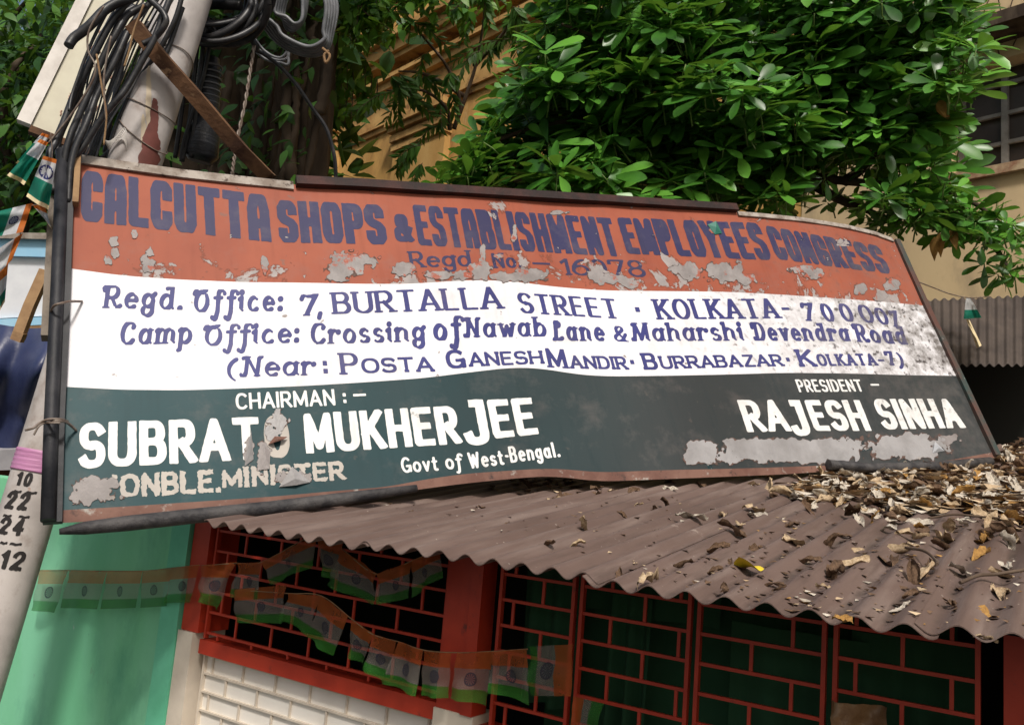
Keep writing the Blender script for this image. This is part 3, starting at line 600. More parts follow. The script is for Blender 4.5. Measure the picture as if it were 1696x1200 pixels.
line([('SUBRAT', 129, 776, 434, 760, 76, 70, 'sans'), ('MUKHER', 507, 751, 766, 734, 66, 63, 'sans'), ('J', 772, 738, 814, 735, 76, 74, 'sans'), ('EE', 818, 726, 894, 718, 64, 60, 'sans')], p_wlet, .0009, 'bold white name on the left')
line([('O', 440, 758, 482, 757, 70, 70, 'sans')], p_old, .0009, 'bared grey letter')
line([("'", 184, 826, 194, 826, 40, 40, 'rough'), ('ONBLE', 198, 824, 355, 815, 39, 38, 'rough'), ('.', 357, 816, 368, 815, 34, 34, 'rough'), ('M', 368, 808, 402, 806, 31, 31, 'rough'), ('i', 404, 806, 416, 806, 36, 36, 'rough'), ('N', 418, 805, 446, 803, 33, 33, 'rough'), ('i', 448, 803, 458, 802, 36, 36, 'rough'), ('STER', 461, 801, 573, 794, 32, 31, 'rough')], p_old, .0009, 'half scraped grey capitals')
line([('Govt', 666, 783, 727, 779, 26, 25, 'casual'), ('of', 739, 777, 767, 776, 26, 26, 'casual'), ('West', 778, 776, 836, 769, 27, 25, 'casual'), ('-', 838, 766, 845, 766, 26, 26, 'casual'), ('Bengal.', 846, 766, 929, 756, 27, 25, 'casual')], p_wlet, .0009, 'small white casual lettering')
line([('PRESIDENT', 1324, 649, 1432, 648, 21, 20, 'thin'), ('_', 1445, 646, 1460, 646, 20, 20, 'thin')], p_wlet, .0009, 'small white capitals over the right name')
line([('RA', 1238, 715, 1312, 714, 53, 52, 'sans'), ('J', 1316, 722, 1346, 720, 60, 58, 'sans'), ('ESH', 1350, 713, 1444, 713, 51, 51, 'sans'), ('SINHA', 1464, 711, 1600, 708, 51, 48, 'sans')], p_wlet, .0009, 'bold white name on the right')
# --- torn patches of bare metal
def patch(name, ell, mat, parent, surf, uvf, off=.0016, cell=3.0, jag=.35, seed=0.0, label=None, freq=.06, rim=None):
    x0 = min(e[0] - e[2] * 1.5 for e in ell); x1 = max(e[0] + e[2] * 1.5 for e in ell); y0 = min(e[1] - e[3] * 1.5 for e in ell); y1 = max(e[1] + e[3] * 1.5 for e in ell)
    xs_ = np.arange(x0, x1 + cell, cell); ys_ = np.arange(y0, y1 + cell, cell); X, Y = np.meshgrid(xs_, ys_); D = np.full(X.shape, 9.0)
    for e in ell:
        p = e[4] if len(e) > 4 else 2
        D = np.minimum(D, (np.abs((X - e[0]) / e[2]) ** p + np.abs((Y - e[1]) / e[3]) ** p) ** (1 / p) - 1)
    for j in range(D.shape[0]):
        for i in range(D.shape[1]): D[j, i] += jag * (nz(X[j, i] * freq, Y[j, i] * freq, seed) + .8 * nz(X[j, i] * freq * 2.6, Y[j, i] * freq * 2.6, seed + 5) + .7 * abs(nz(X[j, i] * freq * 6, Y[j, i] * freq * 6, seed + 9)) - .1)
    mb = MB(); fill(D, xs_, ys_, lambda x, y: (surf(x, y, off), uvf(x, y)), mb)
    if rim is not None: fill(D - .07 - .05 * np.sin(X * .21 + Y * .3), xs_, ys_, lambda x, y: (surf(x, y, off - .0005), uvf(x, y)), mb, 1)   # the frayed paint edge round the bare tin
    return build(name, mb, [mat, rim] if rim is not None else mat, parent, label=label)
m_metal2 = M('blank_scraped_metal', (.34, .33, .335), (.25, .24, .24), 7, .45, .45, bump=.3, bscale=50, spots=(((.36, .28, .20), 5, .62, .75), ((.22, .2, .19), 24, .66, .74)))
m_fray = M('frayed_paint_edge', (.13, .075, .06), (.075, .06, .055), 20, .8)
m_metalr = M('bare_metal_with_red_residue', (.30, .275, .27), (.21, .19, .185), 9, .55, .3, bump=.3, bscale=50, spots=(((.33, .085, .05), 13, .555, .60), ((.44, .42, .42), 26, .64, .72), ((.13, .08, .06), 34, .66, .71)))
for i, (ell, mt) in enumerate([
        ([(578, 436, 36, 22), (560, 450, 22, 18), (600, 430, 30, 10)], m_metal), ([(178, 430, 10, 9), (190, 421, 8, 10)], m_metal), ([(245, 438, 12, 18), (250, 420, 9, 10)], m_metal), ([(187, 400, 9, 9)], m_metal), ([(222, 388, 5, 8)], m_metal), ([(440, 440, 7, 17)], m_metal),
        ([(797, 448, 18, 18), (768, 456, 20, 8), (800, 415, 5, 16)], m_metal2), ([(842, 458, 26, 9), (880, 454, 26, 14), (828, 424, 10, 5)], m_metal2), ([(668, 444, 20, 11)], m_metal2), ([(725, 455, 28, 8)], m_metal2), ([(985, 450, 14, 18), (1010, 462, 30, 10), (1040, 468, 26, 8)], m_metal2),
        ([(1140, 448, 26, 15), (1200, 450, 34, 18), (1235, 462, 16, 12)], m_metal2), ([(1330, 446, 24, 8), (1350, 452, 16, 10)], m_metal), ([(1425, 478, 10, 10), (1478, 472, 14, 12), (1460, 490, 12, 8)], m_metal2),
        ([(1392, 400, 6, 8)], m_metal2), ([(1180, 378, 8, 10)], m_metal2), ([(852, 385, 5, 14)], m_metal2), ([(925, 352, 14, 4)], m_metal2),
        ([(158, 812, 34, 20), (140, 822, 22, 12), (178, 802, 18, 10)], m_metal),
        ([(462, 702, 15, 17), (452, 716, 10, 14)], m_metal2), ([(438, 752, 9, 24), (432, 770, 6, 12)], m_metal), ([(413, 745, 8, 18)], m_metal),
        ([(1161, 748, 26, 19, 5)], m_metal2), ([(1306, 745, 112, 20, 6)], m_metal2), ([(1504, 739, 56, 20, 6)], m_metal2), ([(1572, 727, 16, 8)], m_metal), ([(487, 790, 27, 12)], m_metal)]):
    if ell[0][1] < 500: mt = m_metalr; ell = [(a_, b_, c_ * .9, d_ * .88) for a_, b_, c_, d_ in ell]
    patch('bare_metal_patch', ell, mt, panel, S, Suv, .0022 + .0001 * (i % 5), 2.2 if ell[0][2] > 14 else 1.6, .34 if len(ell[0]) > 4 else .62, i * 3.1, rim=m_fray)
# curled flaps of torn tin
def flap(pts, mat, lift, parent=panel):
    mb = MB(); P = [S(x, y, o) for (x, y, o) in pts]; n = len(P); c = sum(P) / n + SN * lift
    mb.add(P + [c], [(i, (i + 1) % n, n) for i in range(n)], 0, smooth=False); mb.add([p - SN * .0015 for p in P] + [c - SN * .0015], [((i + 1) % n, i, n) for i in range(n)], 0)
    return build('torn_flap', mb, mat, parent)
flap([(462, 806, .004), (484, 772, .02), (514, 798, .004), (490, 803, .012)], m_metal2, .012)
flap([(1545, 750, .004), (1549, 731, .02), (1565, 746, .004)], m_wht, .008)
flap([(405, 772, .003), (416, 712, .012), (420, 760, .003)], m_metal2, .006)
flap([(444, 736, .004), (455, 722, .012), (476, 723, .012), (470, 727, .02), (452, 733, .02)], m_rust, .010)
flap([(430, 778, .003), (438, 738, .010), (448, 748, .003), (446, 776, .006)], m_metal, .004)
flap([(1172, 372, .004), (1186, 366, .02), (1196, 386, .006), (1184, 388, .004)], M('green_paint_curl', (.03, .16, .12), rough=.5), .01)
# frame pieces of the sign
tb = MB(); tb.sweep([S(x, y - 5, .012) for x, y in [(490, 306), (600, 311), (720, 319), (850, 327), (1000, 336), (1120, 344), (1219, 350)]], HD * .019, SN * .016); build('top_batten', tb, m_batten, sign, label='dark reddish wooden batten on the top edge')
gt = MB(); gt.sweep([S(x, y + 3, .006) for x, y in [(132, 261), (200, 271), (300, 285), (400, 296), (486, 305)]], HD * .018, SN * .005); build('edge_trim', gt, m_greytrim, sign)
gt = MB(); gt.sweep([S(x, y + 2, .006) for x, y in [(1222, 352), (1260, 355), (1330, 362), (1400, 373), (1450, 385), (1479, 396)]], HD * .012, SN * .005); build('edge_trim', gt, m_greytrim, sign)
re = MB(); re.sweep([S(x, y, .004) for x, y in [(1484, 398), (1533, 507), (1588, 622), (1650, 754)]], WD * .018, SN * .014); build('right_edge_strip', re, M('dark_green_edge', (.035, .06, .055), (.10, .045, .035), 6, .6, bump=.3, spots=(((.3, .28, .26), 30, .66, .72),)), sign)
fp = MB(); fp.sweep([S(x, y, .016) for x, y in [(112, 246), (103, 480), (92, 700), (87, 866)]], WD * .024, SN * .012); post = build('frame_post', fp, m_black, sign, label='black steel post on the left edge')
fp = MB(); fp.tube([S(x, y, .034) for x, y in [(104, 250), (95, 480), (85, 700), (80, 862)]], .020, 12); build('post_rib', fp, m_black, post)
fb = MB(); fb.sweep([S(x, y, -.01) for x, y in [(90, 330), (85, 430), (78, 560)]], WD * .016, SN * .02); build('side_batten', fb, M('grey_weathered_batten', (.20, .17, .14), (.09, .075, .065), 9, .85, bump=.5), sign)
sk = MB(); sk.sweep([S(x, y, .035) for x, y in [(130, 244), (128, 290), (125, 338)]], WD * .009, SN * .014); build('wooden_peg', sk, m_tanwood, sign)
def wloop(pts, r=.004, mat=m_wire, offs=None):
    mb = MB(); mb.tube(crv([S(x, y, o) for x, y, o in pts], 8), r, 6); return build('wire_tie', mb, mat, sign)
wloop([(84, 515, .05), (90, 506, .085), (102, 502, .09), (118, 499, .06), (136, 499, .004)])
wloop([(76, 700, .04), (86, 697, .09), (100, 697, .09), (112, 700, .05), (126, 712, .004)])
wloop([(42, 712, .09), (56, 708, .10), (66, 700, .09), (80, 694, .10), (100, 694, .09), (112, 697, .05)], .0035)
wloop([(56, 720, .09), (64, 706, .10), (74, 700, .09), (84, 700, .095), (100, 700, .095)], .003)
# pipe the sheet sits on, and a black pipe under the far end
sp = MB(); sp.tube([S(x, y, .05) for x, y in [(98, 880), (140, 874), (212, 866), (330, 853), (450, 841), (560, 827), (690, 808)]], [.008, .018, .022, .022, .022, .021, .012], 14); 
tag(build('support_pipe', sp, m_blackpipe, None, None), 'crusted black pipe carrying the lower left edge of the sign board', 'pipe')
sp = MB(); sp.tube([S(x, y, .02) for x, y in [(1372, 769), (1450, 775), (1550, 772), (1640, 764)]], .022, 12)
tag(build('support_pipe', sp, m_blackpipe, None, None), 'short black pipe between the dry leaf heap and the sign board lower edge', 'pipe')
def top(name, mb, mats, label, cat, group=None, kind=None):
    v = np.array(mb.v); loc = (v[:, 0].mean(), v[:, 1].mean(), v[:, 2].min())
    return tag(build(name, mb, mats, None, loc), label, cat, group, kind)
# ================================================================== STREET POLE
PA, PB = at(44, 854, 2.78), at(300, 20, 3.24); PD = nrm(PB - PA)
pole_lo = PA - PD * ((PA[2]) / PD[2]); pole_hi = PB + PD * 1.6
def prad(P): return .0845 + .0045 * min(2, max(0, np.dot(P - PA, PD)))
pole = thing('street_pole', 'white painted tubular street pole with black stencilled numbers, leaning behind the sign board edge', 'street pole', pole_lo)
pts = [pole_lo + (pole_hi - pole_lo) * t for t in np.linspace(0, 1, 40)]
pm = MB(); pm.tube(pts, [prad(p) for p in pts], 48); shaft = build('shaft', pm, m_pole, pole)
def Spole(px, py, off=0.0):
    d = nrm(ray(px, py)); o = EYE - PA; dp = d - PD * d.dot(PD); op = o - PD * o.dot(PD)
    r = prad(PA + PD * np.dot(at(px, py, 3.1) - PA, PD)) + off; a = dp.dot(dp); b = 2 * dp.dot(op); c = op.dot(op) - r * r; D = max(0, b * b - 4 * a * c)
    return EYE + d * ((-b - math.sqrt(D)) / (2 * a))
zuv = lambda x, y: (0, 0)
nb = MB(); pln = lambda x, y: .29
for t, x0, y0, x1, y1, h in (('10', 24, 803, 50, 806, 23), ('22', 5, 842, 44, 845, 30), ('24', -6, 884, 36, 887, 29), ('12', -4, 942, 36, 945, 32)):
    word(nb, t, x0, y0, x1, y1, h, h, 'stencil', Spole, zuv, .0012, pln)
for (x, y, ww) in ((29, 811, 13), (52, 813, 18), (12, 851, 14), (40, 853, 18), (6, 896, 12), (26, 898, 20)):
    nb.grid(lambda u, v: Spole(x - ww / 2 + ww * u + 1 - 2 * v, y + 1.5 * u + 4 * v - .8 * math.sin(u * 9), .0012), 6, 1)
build('lettering', nb, m_stencil, shaft)
tp = MB(); ta = PA + PD * np.dot(at(52, 766, 3.05) - PA, PD)
tp.tube([ta + PD * t for t in np.linspace(-.036, .036, 14)], [prad(ta) + .003 + .0015 * math.sin(i * 2.3) for i in range(14)], 40); build('tape_band', tp, m_pink, pole, label='pink plastic tape wound round the pole')
patch('bare_primer_patch', [(250, 240, 15, 34), (256, 192, 7, 32), (246, 264, 19, 20)], m_polered, shaft, Spole, zuv, .0015, 3, .22, 4)
patch('bare_primer_patch', [(246, 170, 5, 60), (238, 220, 5, 30)], M('cream_undercoat', (.55, .46, .34), rough=.7), shaft, Spole, zuv, .0010, 2, .25, 9)
for (ya, yb) in ((187, 195), (232, 250), (100, 86)):
    mb = MB(); cc = PA + PD * np.dot(at(246, ya, 3.15) - PA, PD); e1 = nrm(np.cross(PD, [0, 1, 0])); e2 = np.cross(PD, e1); tilt = (yb - ya) * .004
    mb.tube([cc + (e1 * math.cos(t) + e2 * math.sin(t)) * (prad(cc) + .004) + PD * tilt * math.cos(t) for t in np.linspace(0, 6.28, 40)], .0022, 6, cap=False); build('wire_loop', mb, m_wire, pole)
# ================================================================== CABLES
def zpath(pts, z, n=12):
    zz = z if isinstance(z, (list, tuple)) else (z, z)
    return crv([at(x, y, zz[0] + (zz[1] - zz[0]) * i / (len(pts) - 1)) for i, (x, y) in enumerate(pts)], n)
def px2m(r, z): return r * z / FPX
cb = thing('cable_bundle', 'bundle of thick black cables drooping from the pole down to the black post', 'cables', at(100, 330, 2.85))
for pts, r, z in [
        ([(214, 0), (190, 12), (160, 28), (132, 52), (117, 74)], 9, (2.95, 2.85)), ([(236, -8), (208, 14), (172, 60), (142, 120), (116, 180), (92, 235), (80, 258), (86, 320)], 6.5, (3.0, 2.8)),
        ([(244, 0), (210, 30), (182, 74), (156, 130), (128, 190), (108, 248), (104, 330)], 6.5, (3.0, 2.82)), ([(262, -8), (222, 40), (190, 96), (164, 150), (140, 210), (120, 262), (112, 340)], 6, (3.02, 2.8)),
        ([(284, -8), (268, 32), (250, 80), (216, 134), (180, 180), (146, 230), (120, 262)], 6, (2.98, 2.85)), ([(240, -8), (262, 12), (269, 38), (258, 62), (236, 70)], 6, (2.95, 2.95)),
        ([(300, -8), (280, 50), (252, 104), (220, 150), (190, 210), (176, 260)], 5, (3.1, 3.05)), ([(254, -8), (196, 66), (172, 120), (150, 176), (132, 230), (126, 250)], 5, (3.04, 2.9)),
        ([(250, 40), (220, 78), (196, 130), (178, 196), (170, 258)], 5.5, (3.2, 3.1)), ([(226, 10), (180, 40), (150, 96), (128, 158), (104, 220), (98, 262)], 5, (3.05, 2.88)),
        ([(190, 0), (160, 44), (140, 96), (128, 140), (112, 190)], 3, (2.95, 2.85)), ([(206, 74), (196, 120), (178, 170), (160, 214), (150, 250)], 4.5, (3.1, 3.05)), ([(300, 20), (260, 120), (238, 170), (206, 220), (168, 262)], 5, (3.12, 3.05))]:
    b = MB(); b.tube([p + np.array([nz(i_ * .055, r * 3 + pts[0][0] * .37, z[0] * 7), 0, nz(i_ * .05, r * 5, z[1] * 9 + pts[0][0] * .21)]) * .03 for i_, p in enumerate(zpath(pts, z))], px2m(r * .86, 2.95), 10); build('cable', b, m_cable, cb)
for pts in ([(172, 10), (148, 50), (146, 84), (158, 110), (150, 140), (118, 190), (80, 238)], [(238, 8), (222, 50), (214, 84), (206, 110)], [(160, 90), (168, 140), (176, 190), (172, 240)], [(184, 60), (172, 130), (176, 200)]):
    b = MB(); b.tube(zpath(pts, 2.84), .0035, 6); build('tie_string', b, m_tanwood if len(pts) == 4 else m_wire, cb)
for i in range(13):
    x0 = 196 + 8 * i + 10 * nz(i, 3); k_ = nz(i, 7) * 26
    b = MB(); b.tube(zpath([(x0, -10), (x0 - 34 + k_, 52 + 20 * nz(i, 1)), (x0 - 66 - k_ * .5, 130), (132 + 4 * i - k_ * .3, 205), (104 + 4.5 * i + 8 * nz(i, 9), 262)], (3.06, 2.9 + .01 * i)), px2m(1.6 + 1.6 * abs(nz(i, 5)) * 2, 3), 7); build('cable', b, m_cable if i % 4 else m_cable2, cb)
b = MB()
for i in range(9): b.tube(zpath([(172 + i, 232 + 2 * i), (190 + 2 * i, 236 - 3 * i + 6 * nz(i, 2)), (206 + i * .5, 226 + 3 * i)], 3.0, 6), .0014, 5)
build('tie_string', b, m_boxside, cb, label='white plastic string tangle')
cm = thing('cable_coil', 'dark tangle of coiled black cable hanging on the pole top', 'cable coil', at(365, 80, 3.4))
for i in range(16):
    cx, cy, rx, ry = 362 + 34 * nz(i, 1.5), 2 + 26 * nz(i, 4.5), 72 + 26 * nz(i, 8), 58 + 22 * nz(i, 12); ph = i * .7
    b = MB(); b.tube([at(cx + rx * math.cos(t), cy + ry * math.sin(t) + 6 * math.sin(2 * t + ph), 3.42 + .10 * math.sin(t + ph) + .03 * (i % 4)) for t in np.linspace(0, 6.28, 44)], px2m(4.2 + (i % 3), 3.4), 8, cap=False); build('cable', b, m_cable, cm)
for pts, r in [([(400, 10), (352, 8), (318, 18), (296, 30), (288, 34)], 8), ([(390, 30), (420, 70), (424, 84)], 6), ([(330, 50), (322, 120), (314, 200), (302, 268)], 4), ([(340, 40), (332, 120), (324, 190), (316, 262)], 4), ([(350, 60), (336, 130), (306, 230), (300, 268)], 3.5), ([(322, 60), (306, 130), (300, 190), (290, 262)], 4), ([(344, 30), (362, 66), (340, 74), (330, 70)], 3)]:
    b = MB(); b.tube(zpath(pts, (3.45, 3.5)), px2m(r, 3.4), 8); build('cable', b, m_cable, cm)
gc = thing('cable_coil', 'loops of grey cable tied with string beside the dark tangle', 'cable coil', at(500, 90, 3.6))
for i in range(5):
    d = i * 4.5
    b = MB(); b.tube(zpath([(424 + d, 12 + d), (440 + d, 48 - d * .3), (470, 78 - d), (510, 92 - d * .8), (540 - d * .2, 84 - d), (552 - d * .9, 50), (558 - d, 10), (548 - d, -20)], 3.6 - .02 * i, 10), px2m(3.4, 3.6), 8); build('cable', b, m_cable2, gc)
    b = MB(); b.tube(zpath([(478 - d, -12), (470 - d * .8, 20), (474, 46 - d), (488, 50 - d * .6), (504 - d * .2, 30), (510 - d * .5, -12)], 3.58 - .02 * i, 10), px2m(3, 3.6), 8); build('cable', b, m_cable2, gc)
for i in range(3):
    b = MB(); b.tube(zpath([(418, 60 + 10 * i), (440, 86 + 6 * i), (464, 96 + 4 * i), (478, 80 + 12 * i), (470, 60)], 3.7, 8), px2m(2.6, 3.6), 8); build('cable', b, m_cable2, gc)
b = MB(); b.tube(zpath([(534, 80), (546, 92), (540, 104), (537, 92), (545, 84)], 3.5, 8), .006, 6); build('tie_string', b, m_tanwood, gc)
b = MB(); b.tube(zpath([(422, 82), (440, 92), (465, 112), (492, 142), (518, 180), (540, 212), (552, 250), (556, 282), (555, 312)], (3.6, 3.75)), px2m(3.4, 3.6), 8); top('hanging_cable', b, m_cable, 'single black cable arching from the tangle down behind the top batten of the sign board', 'cable')
b = MB()
for k in range(2): b.tube([p + np.array([.004 * math.cos(i * .8 + k * 3.14), .004 * math.sin(i * .8 + k * 3.14), 0]) for i, p in enumerate(zpath([(421, 76), (414, 120), (406, 170), (394, 226), (388, 262), (384, 292)], (3.45, 3.3), 14))], .0042, 6)
top('twisted_wire', b, m_wire, 'twisted rusty wire hanging from the tangle to the top edge of the sign board', 'wire')
pk = MB(); pth = [at(222, 42, 2.98), at(262, 92, 3.02), at(330, 168, 3.12), at(400, 250, 3.25), at(446, 296, 3.36)]
dv = nrm(np.cross(nrm(pth[-1] - pth[0]), RW @ [0, 0, 1])); pk.sweep(pth, dv * .026, nrm(RW @ [.2, .1, 1]) * .02); top('wooden_brace', pk, m_oldwood, 'weathered diagonal wooden plank crossing the white pole down to the sign top', 'plank')
br = MB(); ax = [at(347, 96, 3.55), at(344, 150, 3.55), at(340, 205, 3.55), at(337, 215, 3.55), at(333, 258, 3.55), at(331, 268, 3.55)]
br.tube(ax, [.040, .050, .052, .068, .070, .045], 20); roll = top('tape_roll', br, m_blackroll, 'black ribbed cylinder of wound cable hanging beside the white pole', 'cable roll')
b = MB()
for i in range(9): c0 = at(346 - i * .9, 112 + i * 10, 3.55); b.tube([c0 + np.array([.053 * math.cos(t), .053 * math.sin(t), .008 * math.sin(t)]) for t in np.linspace(0, 6.28, 24)], .004, 5, cap=False)
build('ring', b, m_cable2, roll)
# white light box seen from its back corner
bx = thing('light_box', 'cream fronted light box sign hanging tilted behind the black cables', 'light box', at(90, 220, 3.7))
q = [at(52, 208, 3.65), at(150, 246, 3.75), at(262, 0, 3.95), at(168, -30, 3.85)]
nb_ = nrm(np.cross(q[1] - q[0], q[3] - q[0])); nb_ = nb_ if nb_.dot(RW @ [0, 0, 1]) > 0 else -nb_
sd = nrm(q[0] - q[1])
b = MB(); b.frame(q[0], q[1] - q[0], q[3] - q[0], nb_ * .03); face = build('face', b, m_boxface, bx)
b = MB(); b.frame(q[0] + sd * .002 - nb_ * .012, sd * .055, q[3] - q[0], nb_ * .05); build('case', b, m_boxside, bx, label='white side rail')
b = MB(); b.frame(q[0] + nrm(q[0] - q[3]) * .002 - nb_ * .012, q[1] - q[0], nrm(q[0] - q[3]) * .03, nb_ * .05); build('case', b, m_oldwood, bx, label='dark lower rail')
fm = MB()
for k in range(30):
    u0, v0 = .34 + .12 * (k % 5) + .02 * nz(k, 1), .12 + .11 * (k // 5); ww = .05 + .03 * nz(k, 5)
    pp = [q[0] + (q[1] - q[0]) * (u0 + ww * nz(k, i * 2.1)) + (q[3] - q[0]) * (v0 + .035 * i / 4 + .02 * nz(k, i * 3.3, 4)) - nb_ * .0015 for i in range(5)]
    fm.tube(crv(pp, 5), .0035, 5)
build('lettering', fm, m_faint, face, label='faint brown illegible strokes')
# ================================================================== FLAGS
def flag(parent, quad, pt, mats, bands=(1 / 3, 2 / 3), rip=.02, nrmv=None, chakra=True, seed=0, hem=False):
    # quad TL, TR (saffron side), BR, BL in pixels; pt(px,py)->world
    (a, b_, c, d) = quad; nv = nrm(nrmv if nrmv is not None else EYE - pt(*a))
    def P(u, v, o=0.0):
        x = (a[0] * (1 - u) + b_[0] * u) * (1 - v) + (d[0] * (1 - u) + c[0] * u) * v; y = (a[1] * (1 - u) + b_[1] * u) * (1 - v) + (d[1] * (1 - u) + c[1] * u) * v
        return pt(x, y) + nv * (rip * v * math.sin(u * 7 + seed) + rip * .9 * nz(u * 2.5, v * 2.5, seed) + rip * .3 * nz(u * 4.5, v * 4, seed + 3) + o)
    mb = MB(); mb.grid(P, 10, 12, mif=lambda u, v: 0 if v < bands[0] else (1 if v < bands[1] else (4 if hem and v > .93 else 2)))
    if chakra:
        vm = (bands[0] + bands[1]) / 2; rv = (bands[1] - bands[0]) * .40
        wu = np.linalg.norm(P(1, vm) - P(0, vm)); hv_ = np.linalg.norm(P(.5, 1) - P(.5, 0)); ru = rv * hv_ / wu
        N = 16; ring = []
        for i in range(N):
            t = 6.2832 * i / N
            for rr in (1.0, .78): ring.append(P(.5 + ru * rr * math.cos(t), vm + rv * rr * math.sin(t), .0012))
        mb.add(ring, [(2 * i, 2 * ((i + 1) % N), 2 * ((i + 1) % N) + 1, 2 * i + 1) for i in range(N)], 3)
        for i in range(12):
            t = 6.2832 * i / 12; e = .16
            mb.add([P(.5, vm, .0012), P(.5 + ru * .8 * math.cos(t - e), vm + rv * .8 * math.sin(t - e), .0012), P(.5 + ru * .8 * math.cos(t + e), vm + rv * .8 * math.sin(t + e), .0012)], [(0, 1, 2)], 3)
    return build('flag', mb, mats, parent)
f_saf = M('film_saffron', (.62, .16, .03), (.5, .12, .025), 8, .5, .4, transl=.95, film=.42); f_wht = M('film_white', (.40, .37, .32), (.33, .30, .27), 8, .5, .4, transl=.95, film=.56); f_grn = M('film_green', (.05, .26, .03), (.04, .2, .03), 8, .5, .4, transl=.95, film=.35)
f_nav = M('film_dark_wheel', (.03, .032, .055), rough=.6, film=.35)
FM = [f_saf, f_wht, f_grn, f_nav, m_hem]; FM2 = [m_saf, m_wht, m_grn, m_navy, m_hem]
def bunting(label, quads, Y, rip=.012, string=None):
    pt = lambda x, y: F(x, y, Y); t = thing('flag_bunting', label, 'bunting', pt(*quads[0][0]), 'tricolour paper buntings on the kiosk front')
    for i, qd in enumerate(quads):
        flag(t, qd, lambda x, y, k=i: F(x, y, Y - .004 * (k % 3)), FM, (.36, .72), rip, np.array([0, -1., 0]), True, i * 1.7)
    s_ = string or [qd[0] for qd in quads] + [quads[-1][1]]
    b = MB(); b.tube(crv([F(x, y, Y) for x, y in s_], 6), .0016, 5); build('string', b, m_tanwood, t)
bunting('straight row of tricolour paper flags across the mint green wall', [
    ((66, 944), (113, 943), (92, 1014), (52, 1010)), ((115, 944), (177, 945), (162, 1008), (103, 1006)), ((178, 945), (235, 945), (222, 1006), (166, 1008)), ((236, 945), (284, 941), (276, 1003), (229, 1006)), ((284, 940), (331, 935), (318, 997), (274, 998))], YF - .045, .008)
bunting('sagging tricolour paper flags nearest the red jamb, over the left grille', [
    ((334, 936), (392, 930), (362, 1010), (330, 992)), ((394, 932), (434, 930), (428, 992), (386, 988)), ((434, 930), (524, 884), (512, 940), (448, 968)), ((524, 884), (566, 898), (560, 962), (530, 950))], YF - .075, .015)
bunting('upper V-shaped swag of tricolour paper flags under the roof edge', [
    ((566, 908), (622, 948), (622, 1002), (542, 968)), ((624, 950), (682, 928), (678, 990), (628, 1000)), ((682, 928), (726, 910), (730, 956), (682, 988))], YF - .08, .015)
bunting('long lower swag of tricolour paper flags ending across the red pillar', [
    ((386, 976), (474, 968), (470, 1032), (392, 1030)), ((478, 982), (532, 986), (510, 1052), (466, 1024)), ((532, 986), (575, 1020), (548, 1086), (508, 1054)), ((582, 1024), (618, 1048), (600, 1102), (574, 1082)), ((618, 1050), (658, 1062), (640, 1132), (604, 1108)), ((660, 1062), (702, 1076), (690, 1152), (638, 1132)), ((702, 1076), (748, 1080), (740, 1156), (694, 1152)),
    ((756, 1080), (816, 1078), (806, 1168), (744, 1156)), ((816, 1078), (874, 1074), (880, 1166), (812, 1146))], YF - .085, .012)
t = thing('flag_bunting', 'sideways tricolour paper flag at the right end of the lower swag', 'bunting', F(910, 1100, YF - .08), 'tricolour paper buntings on the kiosk front')
flag(t, ((949, 1066), (946, 1152), (878, 1152), (876, 1070)), lambda x, y: F(x, y, YF - .09), FM, (.38, .8), .012, np.array([0, -1., 0]), True, 3)
t = thing('flag_bunting', 'loose tricolour paper flag hanging low on the right grille at the bottom edge', 'bunting', F(970, 1190, YF - .05), 'tricolour paper buntings on the kiosk front')
flag(t, ((950, 1152), (942, 1230), (990, 1238), (998, 1166)), lambda x, y: F(x, y, YF - .05), FM, (.35, .58), .01, np.array([0, -1., 0]), False, 5)
lf = thing('cloth_bunting', 'fluttering string of green and white plastic flags beside the black post', 'bunting', at(60, 300, 2.7))
for i, (qd, z, bd) in enumerate([
        (((82, 224), (70, 220), (26, 270), (52, 280)), 2.78, (.06, .36)), (((80, 236), (66, 230), (12, 290), (40, 306)), 2.72, (.05, .42)), (((94, 264), (72, 258), (43, 326), (80, 348)), 2.66, (.12, .5)),
        (((54, 336), (38, 384), (-30, 396), (-12, 352)), 2.7, (.2, .5)), (((38, 386), (20, 430), (-20, 470), (-16, 420)), 2.7, (.22, .8)), (((14, 432), (-4, 440), (-10, 530), (8, 500)), 2.75, (.35, .7)), (((74, 340), (52, 338), (70, 358), (86, 380)), 2.74, (.3, .9))]):
    flag(lf, qd, lambda x, y, z=z: at(x, y, z), FM2, bd, .030, None, i in (2, 3), i * 2.1, True)
b = MB(); b.tube(zpath([(84, 220), (86, 262), (74, 330), (46, 346), (30, 400), (8, 440)], 2.74), .0015, 5); build('string', b, m_wire, lf)
# ================================================================== LEFT STREET SIDE
st = MB(); st.sweep([at(76, 448, 3.3), at(50, 506, 3.25), at(28, 564, 3.2)], RW @ nrm([1, .4, 0]) * .020, RW @ [0, 0, .014]); st.sweep([at(34, 550, 3.209), at(30, 560, 3.205)], RW @ nrm([1, .4, 0]) * .0205, RW @ [0, 0, .0145])
top('wooden_stick', st, m_tanwood, 'tan wooden stick poking out diagonally behind the black post', 'stick')
zb = 5.0
def slab(name, x0, y0, x1, y1, x2, y2, x3, y3, z, th, m, par=None, label=None):
    q = [at(x0, y0, z), at(x1, y1, z), at(x2, y2, z), at(x3, y3, z)]; f = RW @ [0, 0, 1]; b = MB(); b.add(q + [p + f * th for p in q], [(0, 1, 2, 3), (7, 6, 5, 4), (0, 4, 5, 1), (1, 5, 6, 2), (2, 6, 7, 3), (3, 7, 4, 0)]); return build(name, b, m, par, label=label)
shp = thing('shop_stall', 'white and sky blue stall front behind the street pole', 'stall', at(0, 1000, zb))
